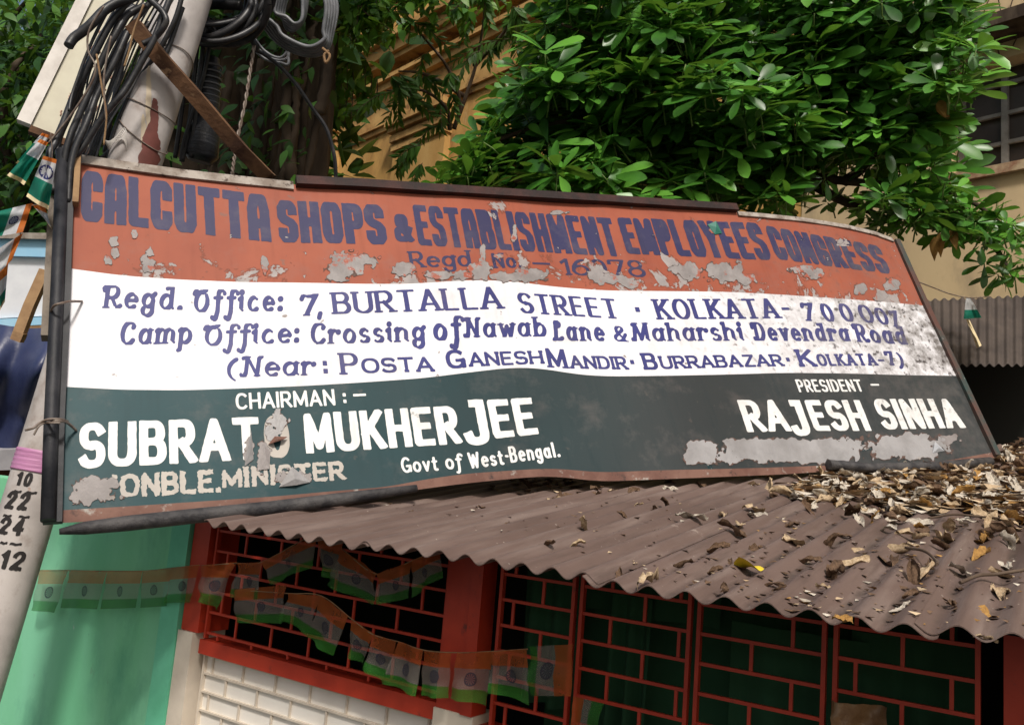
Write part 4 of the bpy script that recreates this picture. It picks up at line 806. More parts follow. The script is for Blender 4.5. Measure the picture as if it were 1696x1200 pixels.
slab('board', -160, 420, 130, 428, 130, 520, -160, 535, zb, .1, m_white, shp)
slab('fascia', -160, 392, 140, 398, 140, 427, -160, 419, zb - .03, .14, m_blue, shp, 'sky blue upper strip')
slab('fascia', -160, 536, 140, 521, 140, 533, -160, 552, zb - .03, .14, m_blue, shp, 'sky blue lower strip')
slab('cap', -160, 384, 140, 386, 140, 397, -160, 391, zb - .06, .3, m_greytrim, shp)
slab('counter', -160, 748, 140, 742, 140, 775, -160, 782, zb - .3, .7, m_greyledge, shp)
slab('base', -160, 783, 140, 776, 140, 1300, -160, 1300, zb, .3, m_brick, shp)
slab('rail', -160, 553, 140, 534, 140, 540, -160, 560, zb - .1, .06, m_tanwood, shp)
slab('back_board', -160, 552, 140, 534, 140, 760, -160, 780, zb + .5, .05, m_dark, shp)
tr = MB()
tr.grid(lambda u, v: at(-170 + 320 * u, 546 - 12 * u + 206 * v + 6 * math.sin(u * 11), zb - .16 - .22 * math.sin(min(1, v * 1.4) * 3.14) * (.7 + .5 * nz(u * 3, v * 1.2)) - .07 * nz(u * 7, v * 4 + u * 3, 2) - .04 * math.sin(u * 26 + v * 5)), 50, 30)
top('tarpaulin', tr, m_tarp, 'navy blue tarpaulin draped over the stall front', 'tarpaulin')
# ================================================================== OLD OCHRE BUILDING
BXc = np.array([1298, -94, -1395.0]); BX = RW @ nrm(BXc); BX[2] = 0; BX = nrm(BX); BN = nrm(np.array([BX[1], -BX[0], 0]))
B0 = at(1620, 200, 8.0)
if BN.dot(EYE - B0) < 0: BN = -BN
def Bp(px, py, off=0.0): return onp(px, py, B0 + BN * off, BN)
def Bs(px, py): P = Bp(px, py); return np.dot(P - B0, BX), P[2]
def bb(mb, s0, s1, z0, z1, o0, o1, mi=0): P = B0 + BX * s0 + BN * o0; P = np.array([P[0], P[1], z0]); return mb.frame(P, BX * (s1 - s0), BN * (o1 - o0), (0, 0, z1 - z0), mi)
bld = thing('old_building', 'old ochre stucco building with mouldings, pilasters and a barred window, behind the trees', 'building', B0 * [1, 1, 0])
s_l = Bs(470, 250)[0]; s_r = Bs(1900, 200)[0]; sw0 = Bs(1578, 160)[0]; sw1 = sw0 + 1.25; zw0 = Bs(1655, 276)[1]; zw1 = Bs(1655, 100)[1]
sm_ = Bs(1330, 300)[0]
b = MB(); bb(b, s_l - 3, sm_, 0, 13, -.4, 0); build('wall', b, m_ochre, bld, label='ochre stained wall bay with mouldings')
b = MB(); bb(b, sm_ + .002, sw0, 0, 13, -.4, .01); bb(b, sw1, s_r + 3, 0, 13, -.4, .01); bb(b, sw0, sw1, 0, zw0, -.4, .01); bb(b, sw0, sw1, zw1, 13, -.4, .01); build('wall', b, m_pale, bld, label='pale yellow wall bay with the window')
def ledge(px, py, s0, s1, hs, par=bld, m=m_mould, name='cornice'):
    s, z = Bs(px, py); b = MB(); zz = z
    for h, o in hs: bb(b, s0, s1, zz, zz + h, -.02, o); zz += h + .0
    return build(name, b, m, par)
ll = s_l - 3
ledge(600, 236, ll, sm_, [(.10, .05), (.62, .10), (.14, .22), (.08, .30)])
ledge(640, 140, ll, sm_, [(.16, .10), (.10, .32), (.22, .40), (.10, .52)])
ledge(860, 0, ll, sm_, [(.2, .2), (.2, .4)])
for (pa, pb, py) in ((662, 745, 238), (470, 560, 282)):
    s0, _ = Bs(pa, py); s1, _ = Bs(pb, py); zt = Bs(pa, py - 28)[1]; bq = MB(); bb(bq, s0, s1, 0, zt - .55, -.02, .12); ps = build('pilaster', bq, M('ochre_pilaster', (.55, .34, .12), (.46, .26, .08), 2, .9, bump=.3, spots=(((.2, .11, .05), 3, .6, .75),), stretch=(1, 1, .4)), bld)
    bq = MB()
    for k, (h, o) in enumerate([(.10, .16), (.06, .14), (.12, .20), (.05, .17), (.10, .25), (.12, .31)]): z0 = zt - .55 + sum(x[0] for x in [(.10,), (.06,), (.12,), (.05,), (.10,), (.12,)][:k]); bb(bq, s0 - o * .5 + .05, s1 + o * .5 - .05, z0, z0 + h, -.02, o)
    build('capital', bq, m_mould, ps)
# window: deep opening, grey frame and muntins, dusty panes
wd = MB(); bb(wd, sw0 + .001, sw1 - .001, zw0 + .001, zw1 - .001, -.24, -.20); win = build('window', wd, m_pane, bld)
wf = MB(); s2 = Bs(1655, 200)[0]; 
for s_ in (sw0 + .03, s2, s2 + (s2 - sw0) * .98): bb(wf, s_ - .028, s_ + .028, zw0, zw1, -.19, -.14)
for k, py in enumerate((276, 227, 178, 128)): z = Bs(1655, py)[1]; bb(wf, sw0, sw1, z - .018, z + .018, -.185, -.150)
build('frame', wf, m_frame, win)
wl = MB(); bb(wl, sw0 - .12, sw1 + .2, zw0 - .09, zw0 - .001, -.1, .07); build('sill', wl, M('broken_sill', (.5, .38, .24), (.26, .12, .07), 6, .9, bump=.6), win)
wl = MB(); bb(wl, sw0 - .15, sw1 + .3, zw1 + .16, zw1 + .28, -.1, .38); build('hood', wl, m_trunk, win)
b = MB(); b.tube([Bp(x, y, .03) for x, y in ((1520, 465), (1560, 478), (1600, 492), (1640, 488))], .012, 6); 
# black drain/creeper stains on the wall are in the stucco material; a few dry roots hang over the top right
for i, pth in enumerate([[(1652, -10), (1658, 30), (1648, 60), (1655, 90)], [(1680, -10), (1672, 25), (1686, 52), (1678, 76)], [(1640, -5), (1630, 20), (1634, 44)]]):
    b = MB(); b.tube(crv([Bp(x, y, .05) for x, y in pth], 8), .006, 5); top('hanging_root', b, m_twig, 'thin dry root hanging down the pale wall at the top right', 'root', 'roots on the pale wall')
# ================================================================== REAR SHED on the right
sh_t = thing('rear_shed', 'dark shed with a corrugated lean-to roof behind the right end of the sign board', 'shed', at(1640, 900, 6.8))
e = [at(1500, 498, 7.3), at(1800, 486, 7.3), at(1800, 604, 6.2), at(1500, 604, 6.2)]
def corr(u, v, off=0): 
    p = (e[0] * (1 - u) + e[1] * u) * (1 - v) + (e[3] * (1 - u) + e[2] * u) * v; return p + np.array([0, 0, .012 * math.sin(u * 2 * math.pi * 20) - off])
b = MB(); b.grid(lambda u, v: corr(u, v), 200, 4); b.grid(lambda u, v: corr(1 - u, v, .004), 200, 4); b.grid(lambda u, v: corr(u, 1, .004 * v), 200, 1); build('roof_sheet', b, m_shedroof, sh_t)
f_ = RW @ [0, 0, 1]; f_ = nrm(f_ * [1, 1, 0]); rr_ = nrm(np.cross(f_, [0, 0, 1])); o_ = at(1300, 600, 6.35); b = MB(); o_[2] = 0
b.frame(o_ + f_ * .85, rr_ * 4, f_ * .05, (0, 0, 3.2)); b.frame(o_ - rr_ * .1, rr_ * .1, f_ * .9, (0, 0, 3.0)); b.frame(o_ + rr_ * 4, rr_ * .1, f_ * .9, (0, 0, 3.2)); b.frame(o_ + np.array([0, 0, 1.9]), rr_ * 4, f_ * .85, (0, 0, .05)); build('interior', b, m_dark, sh_t)
hf = thing('torn_flag', 'torn green and white plastic flag hanging from a wire over the dark shed roof', 'flag', at(1610, 540, 5.6))
flag(hf, ((1608, 494), (1600, 492), (1596, 528), (1626, 526)), lambda x, y: at(x, y, 5.6), [m_wht, m_wht, m_grn, m_navy, m_hem], (.2, .55), .02, None, False, 2)
flag(hf, ((1600, 528), (1606, 530), (1626, 572), (1618, 576)), lambda x, y: at(x, y, 5.6), [m_hem, m_hem, m_hem, m_navy, m_hem], (.5, .9), .02, None, False, 4)
b = MB(); b.tube(zpath([(1514, 464), (1545, 476), (1575, 487), (1606, 493), (1640, 491)], (5.0, 5.6)), .004, 5); build('wire', b, m_wire, hf)
# ================================================================== VEGETATION
def leaf_template(kind):
    # along +x, length 1, folded along the midrib, drooping; returns verts, faces
    if kind == 'obovate': prof = [(0, .015), (.16, .05), (.40, .12), (.64, .165), (.82, .155), (.94, .085), (1.0, .012)]; fold, droop = .22, .14
    elif kind == 'ovate': prof = [(0, .02), (.15, .16), (.35, .24), (.6, .19), (.82, .09), (1.0, .01)]; fold, droop = .12, .22
    else: prof = [(0, .02), (.3, .15), (.6, .14), (1.0, .01)]; fold, droop = .1, .15
    vs, fs = [], []
    for t, w_ in prof: vs += [(t, -w_, fold * w_ - droop * t * t), (t, 0, -droop * t * t - .0), (t, w_, fold * w_ - droop * t * t)]
    for i in range(len(prof) - 1):
        a = 3 * i; fs += [(a, a + 3, a + 4, a + 1), (a + 1, a + 4, a + 5, a + 2)]
    return np.array(vs), fs
class Leaves:
    def __init__(s): s.V = []; s.Fs = []; s.n = 0
    def add(s, T, pos, d, up, L, wscale=1.0, roll=0.0):
        vs, fs = T; d = nrm(d); y = np.cross(up, d); y = nrm(y) if np.linalg.norm(y) > 1e-4 else nrm(np.cross([.3, .9, .1], d)); z = np.cross(d, y)
        if roll: y, z = y * math.cos(roll) + z * math.sin(roll), z * math.cos(roll) - y * math.sin(roll)
        s.V.append(pos + L * (vs[:, :1] * d + vs[:, 1:2] * wscale * y + vs[:, 2:3] * z)); o = s.n; s.Fs += [tuple(i + o for i in f) for f in fs]; s.n += len(vs)
    def build(s, name, m, par):
        v = np.concatenate(s.V) - ORG[par.name]; me = bpy.data.meshes.new(name); me.from_pydata(v.tolist(), [], s.Fs); me.materials.append(m)
        me.polygons.foreach_set('use_smooth', np.ones(len(s.Fs), dtype=bool)); me.update(); return link(name, me, par)
T_ob, T_ov, T_sm = leaf_template('obovate'), leaf_template('ovate'), leaf_template('small')
def rv(): return rng.normal(size=3)
def sample_poly(poly, n):
    xs_ = [p[0] for p in poly]; ys_ = [p[1] for p in poly]; out = []
    while len(out) < n:
        x, y = rng.uniform(min(xs_), max(xs_)), rng.uniform(min(ys_), max(ys_))
        if inpoly(x, y, poly): out.append((x, y))
    return out
# --- the whorled tree behind the sign
UP = np.array([0, 0, 1.0]); TOEYE = np.array([.1, -1, 0])
alst = thing('whorled_leaf_tree', 'big dark green tree with glossy whorled leaves spreading behind the top of the sign board', 'tree', at(1190, 360, 6.6) * [1, 1, 0])
tk = MB(); tb_ = at(1190, 360, 6.6); base_ = tb_ * [1, 1, 0]
tk.tube(crv([base_, base_ * .5 + tb_ * .5 + [.05, 0, 0], tb_, at(1200, 260, 6.6), at(1215, 150, 6.6)], 6), np.linspace(.16, .075, 25), 12)
limbs = [[(1195, 300), (1100, 230), (980, 200), (860, 220), (760, 260)], [(1200, 260), (1300, 200), (1400, 170), (1520, 130), (1600, 110)], [(1195, 310), (1300, 290), (1400, 300), (1500, 310), (1600, 330), (1670, 380)], [(1205, 220), (1120, 130), (1030, 80), (930, 40)], [(1210, 180), (1280, 90), (1380, 40)], [(1195, 330), (1120, 300), (1000, 290), (850, 300)],
         [(1400, 300), (1440, 270), (1470, 230)], [(1330, 295), (1390, 330), (1440, 350), (1500, 370)], [(1500, 310), (1580, 350), (1640, 400), (1680, 460)]]
for i, l in enumerate(limbs):
    zs = [6.6] * len(l); zs = [6.5 - (.9 * k / len(l)) * (1 if i % 3 != 1 else .4) for k in range(len(l))]
    P = crv([at(x, y, z) for (x, y), z in zip(l, zs)], 6); tk.tube(P, np.linspace(.045, .010, len(P)), 8)
trunk = build('trunk', tk, m_trunk, alst)
LV = Leaves(); stems = MB()
crown_main = [(728, 316), (742, 298), (778, 278), (796, 228), (822, 188), (848, 120), (872, 75), (910, 30), (930, -60), (1580, -60), (1600, 20), (1625, 110), (1610, 150), (1565, 190), (1600, 250), (1590, 285), (1500, 300), (1440, 262), (1380, 262), (1340, 330), (1250, 350), (1100, 345), (900, 330), (760, 322)]
def whorl(P, axis, R, nl, elev, tmpl=T_ob, stem=.0):
    a = nrm(axis); e1 = nrm(np.cross(a, [.37, .51, .77])); e2 = np.cross(a, e1); ph = rng.uniform(0, 6.28)
    for k in range(nl):
        t = ph + 6.2832 * k / nl + rng.normal() * .12; el = elev + rng.normal() * .18
        d = (e1 * math.cos(t) + e2 * math.sin(t)) * math.cos(el) + a * math.sin(el)
        LV.add(tmpl, P + d * .02, d, a, R * rng.uniform(.75, 1.12), rng.uniform(.85, 1.15), rng.normal() * .25)
    if stem: stems.tube([P - a * stem + rv() * .02, P - a * stem * .5 + rv() * .006, P], [.006, .005, .0045], 5)
def clump(px, py): return nz(px / 130, py / 85, 1.7)
for (px, py) in sample_poly(crown_main, 1150):
    # front faces of leafy bosses stand nearer; the gaps between them recede
    c = clump(px, py); layer = rng.random(); z0 = 5.75 - .55 * c + (.0 if px > 900 else .2)
    z = z0 + (layer ** 1.6) * 1.5
    if px > 1330 and py > 265 and rng.random() < .55: continue
    whorl(at(px, py, z), UP * .80 + TOEYE * (.62 + .25 * rng.normal()) + rv() * .24, rng.uniform(.17, .285), int(rng.integers(6, 9)), rng.uniform(-.05, .35), stem=.16)
low_right = [(1480, 300), (1560, 300), (1620, 330), (1690, 372), (1692, 400), (1640, 400), (1560, 390), (1490, 372), (1430, 345)]
for (px, py) in sample_poly(low_right, 75): whorl(at(px, py, rng.uniform(5.5, 6.3)), UP * .8 + TOEYE * .4 + rv() * .35, rng.uniform(.15, .21), int(rng.integers(5, 8)), rng.uniform(-.1, .3), stem=.10)
for (px, py) in sample_poly([(1615, 395), (1690, 390), (1692, 470), (1650, 490), (1625, 440)], 12): whorl(at(px, py, rng.uniform(5.6, 6.0)), UP * .8 + TOEYE * .4 + rv() * .35, rng.uniform(.13, .18), 6, .0, stem=.08)
for (px, py) in sample_poly([(1360, 255), (1480, 240), (1520, 330), (1480, 385), (1400, 350), (1340, 335)], 26): whorl(at(px, py, rng.uniform(5.9, 6.6)), UP * .8 + TOEYE * .4 + rv() * .4, rng.uniform(.13, .18), 6, .0, stem=.12)
for (px, py) in sample_poly([(718, 314), (725, 296), (790, 245), (830, 195), (830, 330)], 46): whorl(at(px, py, rng.uniform(5.6, 6.2)), UP * .8 + TOEYE * .4 + np.array([-.3, 0, 0]) + rv() * .3, rng.uniform(.17, .22), 7, .15, stem=.14)
# fill of shaded inner leaves
for (px, py) in sample_poly([(800, 320), (850, 220), (910, 90), (950, -50), (1560, -50), (1590, 120), (1560, 270), (1400, 250), (1320, 330), (1100, 340)], 620): whorl(at(px, py, rng.uniform(6.7, 7.3)), UP * .7 + TOEYE * .5 + rv() * .5, rng.uniform(.2, .26), 7, .1)
crown = LV.build('crown', m_leaf, alst); build('leaf_stems', stems, m_stem, trunk)
for x, y in ((1551, 172), (1556, 166), (1576, 378), (1548, 392), (1556, 386)): dl = Leaves(); dl.add(T_ov, at(x, y, 5.7), np.array([.1, -.1, -1.0]) + rv() * .2, np.array([0, -1., .2]), .16, .8); dl.build('withered_leaf', m_dry[3], alst)
# --- creeper with light leaves hanging over the ochre building
LV = Leaves(); tw = MB()
cre = thing('creeper', 'bright light green creeper hanging over the top of the ochre building', 'creeper', at(640, 60, 9.2))
for k in range(34):
    x, y = sample_poly([(545, -40), (830, -40), (760, 5), (680, 25), (620, 35), (560, 50)], 1)[0]; z = rng.uniform(8.6, 9.6); L = rng.uniform(18, 42); dx = rng.normal() * 30
    P = zpath([(x - dx * .4, y - 30), (x, y), (x + dx * .5, y + L * .6), (x + dx * .8, y + L)], z, 4); tw.tube(P, .006, 4)
    for p in P:
        for _ in range(2): LV.add(T_ov, p + rv() * .06, rv() * .6 + np.array([.1, -.4, -.6]), UP + TOEYE * .6 + rv() * .3, rng.uniform(.13, .2), 1.1)
LV.build('foliage', m_leaf2, cre); build('stem', tw, m_twig, cre)
LV = Leaves(); tw = MB()
ivy = thing('wall_ivy', 'small light green ivy sprig hanging on the ochre wall beside the grey cable loops', 'ivy', at(555, 170, 9.0))
for k in range(9):
    x = 545 + 10 * k; P = zpath([(x, 110 + 10 * (k % 3)), (x + 6 * nz(k, 1), 150), (x + 14 * nz(k, 2) - 4, 205 - 7 * abs(k - 3))], 9.0 + .05 * k, 5); tw.tube(P, .006, 4)
    for p in P:
        if rng.random() < .6: LV.add(T_ov, p + rv() * .05, rv() * .5 + np.array([0, -.4, -.7]), UP * .5 + TOEYE + rv() * .3, rng.uniform(.11, .17), 1.15)
LV.build('foliage', m_leaf2, ivy); build('stem', tw, m_twig, ivy)
# --- sapling with drooping feathery leaves growing out of the wall
LV = Leaves(); tw = MB()
sap = thing('wall_sapling', 'thin sapling with drooping feathery dark leaves growing out of the ochre wall', 'sapling', at(755, 210, 9.3))
main = [[(755, 205), (775, 150), (790, 100), (800, 40), (805, -20)], [(752, 214), (762, 170), (740, 110), (700, 60), (670, 20)], [(770, 160), (720, 130), (690, 120), (660, 118)], [(785, 110), (830, 60), (860, 10)], [(745, 215), (740, 180), (700, 150), (640, 150)]]
for l in main: P = zpath(l, (9.4, 9.0), 6); tw.tube(P, np.linspace(.028, .008, len(P)), 6)
fr = []
for k in range(26):
    l = main[int(rng.integers(0, 5))]; t = rng.uniform(.25, 1) * (len(l) - 1); i = min(len(l) - 2, int(t)); x = l[i][0] + (l[i + 1][0] - l[i][0]) * (t - i) + rng.normal() * 16; y = l[i][1] + (l[i + 1][1] - l[i][1]) * (t - i) + rng.normal() * 12
    fr.append((x, y, rng.normal() * 34 - 12, rng.uniform(18, 52)))
fr += [(660, 150, -70, 34), (640, 158, -60, 40), (690, 140, -50, 60), (700, 240, -40, 20), (690, 250, -26, 30), (735, 205, -50, 40), (680, 260, -22, 18), (700, 270, -18, 40)]
for (x, y, dx, dy) in fr:
    z = rng.uniform(8.7, 9.4); P = zpath([(x, y), (x + dx * .5, y + dy * .25), (x + dx, y + dy)], z, 6); tw.tube(P, .004, 4); side = nrm(np.cross(P[-1] - P[0], TOEYE))
    for j, p in enumerate(P[1:]):
        for sgn in (-1, 1): LV.add(T_sm, p, side * sgn * .8 + nrm(P[-1] - P[0]) * .7 + np.array([0, 0, -.35]) + rv() * .2, UP * .5 + TOEYE + rv() * .3, rng.uniform(.10, .16), 1.0)
LV.build('foliage', m_leaf4, sap); build('stem', tw, m_twig, sap)
# --- old banyan stem with aerial roots behind the cables
ban = thing('banyan_tree', 'old dark banyan trunk with hanging roots and creeping leaves behind the cable tangle', 'tree', at(440, 300, 8.6) * [1, 1, 0])
bk = MB()
def bt(u, v):
    z = 6.5 * v; cx = np.array([*(at(425, 250, 8.8)[:2])]); a = u * 6.2832; r = .78 * (1 + .20 * math.sin(a * 7 + .8 * z) + .10 * math.sin(a * 13 + 2 * z) + .12 * nz(a * 1.5, z * .7)) * (1.15 - .06 * z); return (cx[0] + r * math.cos(a), cx[1] + r * math.sin(a), z)
bk.grid(bt, 110, 40); btr = build('trunk', bk, m_banyan, ban)
roots = [[(536, 100), (530, 170), (520, 230), (503, 310)], [(492, 110), (490, 180), (483, 240), (464, 310)], [(470, 100), (462, 190), (448, 310)], [(512, 90), (506, 170), (494, 310)], [(545, 60), (542, 130), (528, 190)], [(430, 100), (424, 200), (416, 310)], [(400, 110), (402, 210), (396, 310)], [(480, 60), (474, 150), (478, 250), (486, 310)], [(380, 120), (372, 210), (370, 310)], [(455, 120), (440, 220), (432, 310)], [(520, 60), (500, 140), (470, 230), (456, 310)]]
for i, l in enumerate(roots):
    b = MB(); z = rng.uniform(7.4, 8.0); P = zpath(l, z, 8); b.tube([p + rv() * .006 for p in P], np.linspace(.035, .05, len(P)) * rng.uniform(.6, 1.2), 8); build('aerial_root', b, m_banyan, ban)
LV = Leaves()
for (x, y) in sample_poly([(300, 60), (420, 60), (560, -20), (560, 40), (520, 130), (510, 200), (500, 300), (350, 300), (330, 200)], 70):
    z = rng.uniform(7.0, 8.2)
    for _ in range(3): LV.add(T_ov, at(x, y, z) + rv() * .10, rv() * .5 + np.array([0, -.5, -.5]), UP * .6 + TOEYE + rv() * .3, rng.uniform(.11, .20), 1.1)
for (x, y) in sample_poly([(300, -40), (570, -40), (540, 30), (300, 40)], 130):
    z = rng.uniform(7.8, 9.4)
    for _ in range(4): LV.add(T_ov, at(x, y, z) + rv() * .14, rv() * .6 + np.array([0, -.4, -.5]), UP + TOEYE * .6 + rv() * .4, rng.uniform(.14, .24), 1.1)
for c_, rad, n_ in ((at(440, -480, 6.6), 1.7, 700), (at(640, -330, 9.5), 2.2, 200)):   # unseen leaf masses added above the picture to shade the banyan and ochre wall
    for _ in range(n_): LV.add(T_ov, c_ + nrm(rv()) * rad * rng.random() ** .4 * np.array([1.2, 1.2, .6]), rv(), UP + rv() * .5, rng.uniform(.25, .4), 1.2)
LV.build('crown', m_leaf3, ban)
# --- leafy trees over the street at the far left
def leafy(name, label, poly, n, z0, z1, base, size=(.12, .21), per=7, spread=.22, m=m_leaf3):
    t = thing(name, label, 'tree', base * [1, 1, 0]); L_ = Leaves()
    for (x, y) in sample_poly(poly, n):
        p = at(x, y, rng.uniform(z0, z1) - .7 * nz(x / 60, y / 50, 4))
        for _ in range(per): L_.add(T_ov, p + rv() * spread, rv() * .6 + np.array([.1, -.35, -.5]), UP + TOEYE * .5 + rv() * .35, rng.uniform(*size), 1.05)
    L_.build('crown', m, t); b = MB(); tp_ = base.copy(); b0 = base * [1, 1, 0]
    b.tube(crv([b0, b0 * .5 + tp_ * .5 + rv() * .08, tp_], 8), np.linspace(.2, .1, 17), 10)
    for k in range(7): e_ = np.array(at(*sample_poly(poly, 1)[0], (z0 + z1) / 2)); b.tube(crv([tp_, (tp_ + e_) / 2 + rv() * .2, e_], 5), np.linspace(.08, .02, 11), 6)
    build('trunk', b, m_trunk, t); return t
leafy('street_tree', 'dense dark green tree standing behind the tilted light box at the far left', [(-80, 20), (40, 10), (160, -10), (330, -60), (340, 120), (230, 300), (120, 330), (110, 400), (-80, 400)], 560, 8.0, 10.0, at(60, 420, 9.2))
leafy('street_tree', 'paler sunlit tree with sky gaps at the top left corner', [(-80, -80), (330, -80), (330, 40), (180, 70), (60, 90), (-80, 120)], 230, 10.4, 12.5, at(-60, 300, 11.5), (.18, .30), 5, .3, m_leaf2)
LVb = Leaves(); hb = thing('background_tree', 'deep shaded tree mass far behind the banyan trunk', 'tree', at(330, 300, 14) * [1, 1, 0])
for (x, y) in sample_poly([(-80, 150), (100, 100), (250, 20), (560, -90), (620, -90), (560, 100), (540, 330), (90, 400), (-80, 420)], 900):
    p = at(x, y, rng.uniform(10.8, 13))
    for _ in range(4): LVb.add(T_ov, p + rv() * .4, rv() + np.array([0, -.3, -.4]), UP + TOEYE * .5 + rv() * .4, rng.uniform(.3, .5), 1.15)
LVb.build('crown', m_leaf3, hb); b = MB(); b0 = at(330, 300, 13.5); b.tube([b0 * [1, 1, 0], b0], [.35, .25], 12); build('trunk', b, m_trunk, hb)
# ================================================================== DRY LEAVES ON THE ROOF
RN = nrm(np.array([0, -TAN, 1.0])); RP0 = np.array([0, YE, ZE])
def roof_at(px, py): return onp(px, py, RP0 + RN * AMP, RN)
def dry_mesh(name, m, kind, curl, twist, seed):
    b = MB(); n = 7
    prof = [.08, .36, .52, .50, .46, .30, .05]
    def P(u, v):
        t = u; w_ = float(np.interp(t, np.linspace(0, 1, 7), prof)) * (.5 if kind else .42); s_ = (v - .5) * 2
        a = s_ * curl + .3 * nz(u * 3, v * 3, seed); r = w_ / max(.3, curl)
        return (t - .5 + .03 * nz(u * 4, v * 4, seed + 3), r * math.sin(a) + .10 * math.sin(t * 3 + seed) , r * (1 - math.cos(a)) + .22 * math.sin(t * 3.1 + twist) * twist * .5 + .20 * nz(u * 4, v * 3, seed + 7) + .08 * nz(u * 9, v * 8, seed + 11) + s_ * twist * .14 * (t - .3))
    b.grid(P, 9, 6); return b.mesh(name, m)
LM = []
for mi_ in range(4):
    LM.append([dry_mesh('dry_leaf', m_dry[mi_], k % 2, [.35, .7, 1.1, 1.5, .9][k], [.5, -.8, 1.1, .4, 1.3][k], k * 3.3 + mi_) for k in range(5)])
def lay(px, py, size, mi_, lift, label, group, k=None, name='dry_leaf', tilt=.35):
    P = roof_at(px, py); x, y = P[0], P[1]; me = LM[mi_][k if k is not None else int(rng.integers(0, 5))]
    o = bpy.data.objects.new(name, me); C.objects.link(o); z = roof_surface(x, y) + .003
    trough = -AMP * .6 if math.cos(2 * math.pi * x / PITCH) < 0 else 0
    o.location = (x, y, max(z, roof_surface(x, y)) + lift + size * .05)
    o.rotation_euler = (rng.normal() * tilt + .14, rng.normal() * tilt, rng.uniform(0, 6.28)); s_ = size; o.scale = (s_, s_ * rng.uniform(.8, 1.2), s_ * rng.uniform(.7, 1.2)); ORG[o.name] = np.zeros(3)
    return tag(o, label, 'leaf', group)
KD = [('pale tan', 0), ('dark brown', 1), ('greyish cream', 2), ('ochre brown', 3)]
sc_list = [(1145, 860, .085, 2), (1070, 960, .08, 0), (972, 872, .07, 0), (905, 902, .05, 1), (955, 905, .04, 0), (1028, 940, .04, 1), (1245, 845, .08, 0), (1255, 850, .06, 2), (1200, 850, .07, 0), (1215, 880, .08, 1), (1228, 872, .06, 0), (1190, 905, .05, 1), (1135, 925, .05, 1), (1185, 940, .03, 1), (1210, 925, .03, 1),
           (1320, 893, .075, 0), (1345, 922, .05, 1), (1375, 895, .06, 1), (1400, 880, .05, 1), (1310, 865, .06, 1), (1340, 845, .06, 1), (1370, 830, .08, 0), (1425, 858, .06, 2), (1465, 872, .06, 2), (1385, 940, .07, 1), (1408, 928, .075, 0), (1380, 945, .05, 1), (1475, 920, .085, 1), (1490, 905, .08, 0), (1515, 885, .085, 0), (1530, 880, .07, 1), (1525, 945, .09, 0), (1515, 950, .07, 1), (1545, 930, .05, 1), (1570, 888, .09, 0), (1562, 900, .06, 1),
           (1605, 945, .07, 2), (1622, 915, .07, 3), (1637, 890, .08, 3), (1640, 880, .06, 1), (1675, 890, .06, 0), (1668, 930, .06, 2), (1660, 945, .06, 0), (1652, 972, .08, 0), (1640, 1005, .05, 3), (1632, 1042, .03, 0), (1580, 992, .04, 1), (1510, 978, .04, 1), (1496, 992, .03, 2), (1590, 965, .03, 1), (1365, 968, .03, 0), (1280, 958, .04, 1), (1200, 970, .05, 1), (1395, 1022, .03, 3), (1255, 905, .04, 1), (1290, 975, .025, 1), (1420, 905, .03, 0),
           (1110, 800, .06, 1), (1160, 802, .07, 1), (1245, 800, .07, 0), (1270, 790, .06, 3), (935, 820, .08, 1), (920, 822, .06, 0), (985, 815, .05, 1), (1015, 810, .05, 0), (1050, 815, .05, 1), (1085, 838, .05, 1), (840, 865, .03, 1), (680, 842, .03, 1), (800, 840, .03, 1), (1110, 812, .05, 2), (1095, 790, .05, 3), (870, 803, .05, 1), (905, 800, .06, 1), (880, 798, .04, 1), (1030, 850, .03, 1), (1060, 835, .03, 0), (1090, 870, .03, 2), (1105, 835, .06, 1)]
for (x, y, s_, mi_) in sc_list:
    lay(x, y, s_ * 1.15, mi_, .001, f'{KD[mi_][0]} curled dry leaf lying loose on the open brown corrugated roof', f'loose {KD[mi_][0]} leaves on the roof')
heap = [(1290, 806), (1390, 778), (1490, 770), (1560, 768), (1640, 758), (1700, 720), (1700, 868), (1640, 860), (1580, 840), (1520, 850), (1470, 838), (1400, 830), (1330, 830)]
hp = sample_poly(heap, 205) + sample_poly([(1240, 815), (1330, 800), (1560, 845), (1696, 870), (1696, 905), (1560, 880), (1380, 850)], 40); hp.sort(key=lambda p: p[1])
for (x, y) in hp:
    mi_ = int(rng.choice(4, p=[.36, .16, .42, .06])); dens = .03 if y < 830 and x > 1400 else .012
    lay(x, y, rng.uniform(.045, .095) * (1.25 if y < 780 else 1), mi_, rng.uniform(.0, dens * .8) + .001, f'{KD[mi_][0]} dry leaf heaped at the back right of the brown roof', f'{KD[mi_][0]} leaves in the roof heap', tilt=.5)
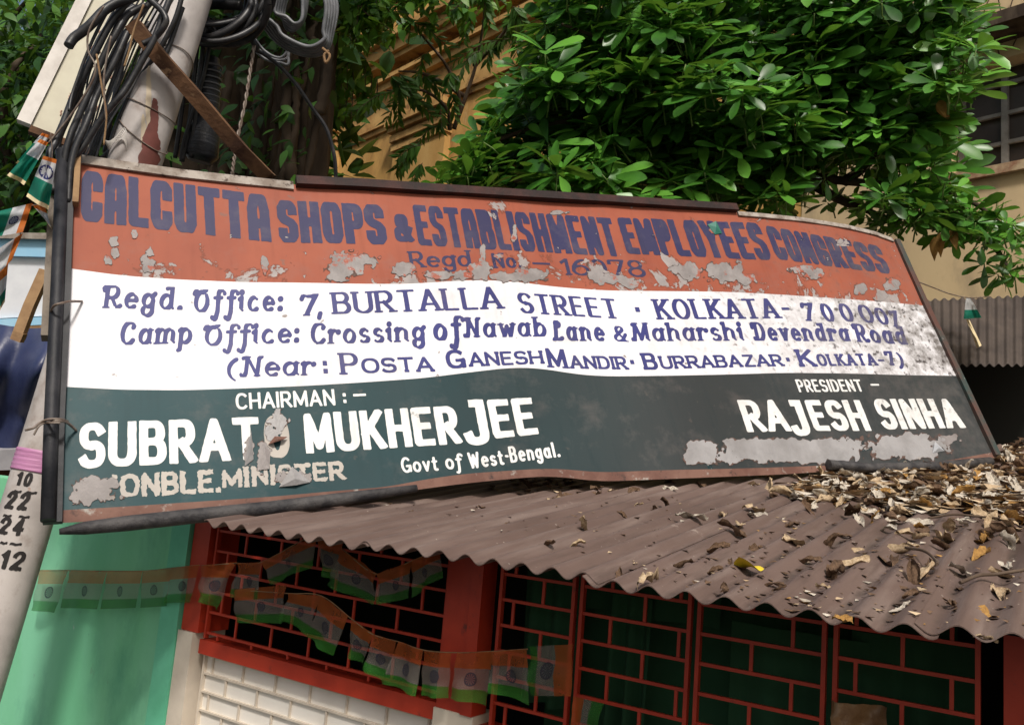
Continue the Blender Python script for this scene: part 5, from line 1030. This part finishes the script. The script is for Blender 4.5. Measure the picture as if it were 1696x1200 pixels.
# finer litter: uncountable crumbs and the buried part of the heap
lb = MB()
def litter(px, py, size, mi_, lift):
    P = roof_at(px, py); z = roof_surface(P[0], P[1]) + lift + .002; a = rng.uniform(0, 6.28); ca, sa = math.cos(a), math.sin(a); w_ = size * rng.uniform(.15, .5); h = size * rng.uniform(.05, .3)
    pts_ = [(-size / 2, 0, h), (0, -w_, 0), (size / 2, 0, h * .6), (0, w_, h * .8)]; lb.add([(P[0] + x * ca - y * sa, P[1] + x * sa + y * ca, z + zz) for x, y, zz in pts_], [(0, 1, 3), (1, 2, 3)], mi_)
for (x, y) in sample_poly(heap, 1500): litter(x, y, rng.uniform(.03, .09), int(rng.choice(4, p=[.32, .28, .32, .08])), rng.uniform(0, .012))
for (x, y) in sample_poly([(620, 826), (1000, 805), (1340, 790), (1696, 850), (1696, 1040), (1560, 1030), (1350, 1010), (1000, 930), (700, 850)], 700): litter(x, y, rng.uniform(.006, .026), int(rng.choice(4, p=[.2, .6, .1, .1])), 0)
for (x, y) in sample_poly([(800, 806), (870, 792), (930, 790), (1000, 800), (1010, 812), (830, 815)], 130): litter(x, y, rng.uniform(.02, .05), 1, .004)
top('leaf_litter', lb, m_dry, 'crumbled dry leaf litter strewn over the corrugated roof', 'leaf litter', None, 'stuff')
# the single yellow leaf
yl = MB()
def yp(u, v): w_ = float(np.interp(u, [0, .2, .5, .8, 1], [.04, .30, .40, .26, .02])); s_ = (v - .5) * 2; return ((u - .5) * .085, s_ * w_ * .085, .085 * (.35 * abs(s_) * w_ + .16 * math.sin(u * 3.1)))
yl.grid(yp, 10, 6); yo = link('yellow_leaf', yl.mesh('yellow_leaf', m_yellow)); P = roof_at(1238, 938); yo.location = (P[0], P[1], roof_surface(P[0], P[1]) + .008); yo.rotation_euler = (.28, .1, 2.7); yo.scale = (.9, .9, .9)
tag(yo, 'bright yellow fallen leaf alone on the brown corrugated roof', 'leaf')
for i, pth in enumerate([[(1538, 865), (1580, 862), (1630, 864), (1680, 872)], [(1500, 915), (1530, 925), (1550, 938), (1552, 950)], [(1590, 975), (1620, 968), (1650, 962), (1696, 960)]]):
    b = MB(); b.tube(crv([roof_at(x, y) + np.array([0, 0, .012 + .006 * k % .01]) for k, (x, y) in enumerate(pth)], 8), .0035, 6)
    top('twig', b, m_twig, ['thin bent twig beside the dry leaf heap on the roof', 'short twig under loose dry leaves in the middle right of the roof', 'thin twig lying near the right corner of the roof eave'][i], 'twig')
# brown packet stuffed in the grille
b = MB(); b.grid(lambda u, v: F(1378 + 90 * u + 6 * v, 1158 + 14 * u + 90 * v, YF - .03) + np.array([0, -.02 * math.sin(u * 6 + v * 3) - .015 * nz(u * 5, v * 5), 0]), 16, 14)
top('plastic_packet', b, m_packet, 'crumpled brown plastic packet tucked into the red grille at the bottom', 'packet')
# the far side of the street, seen only as light: nothing is built behind the camera
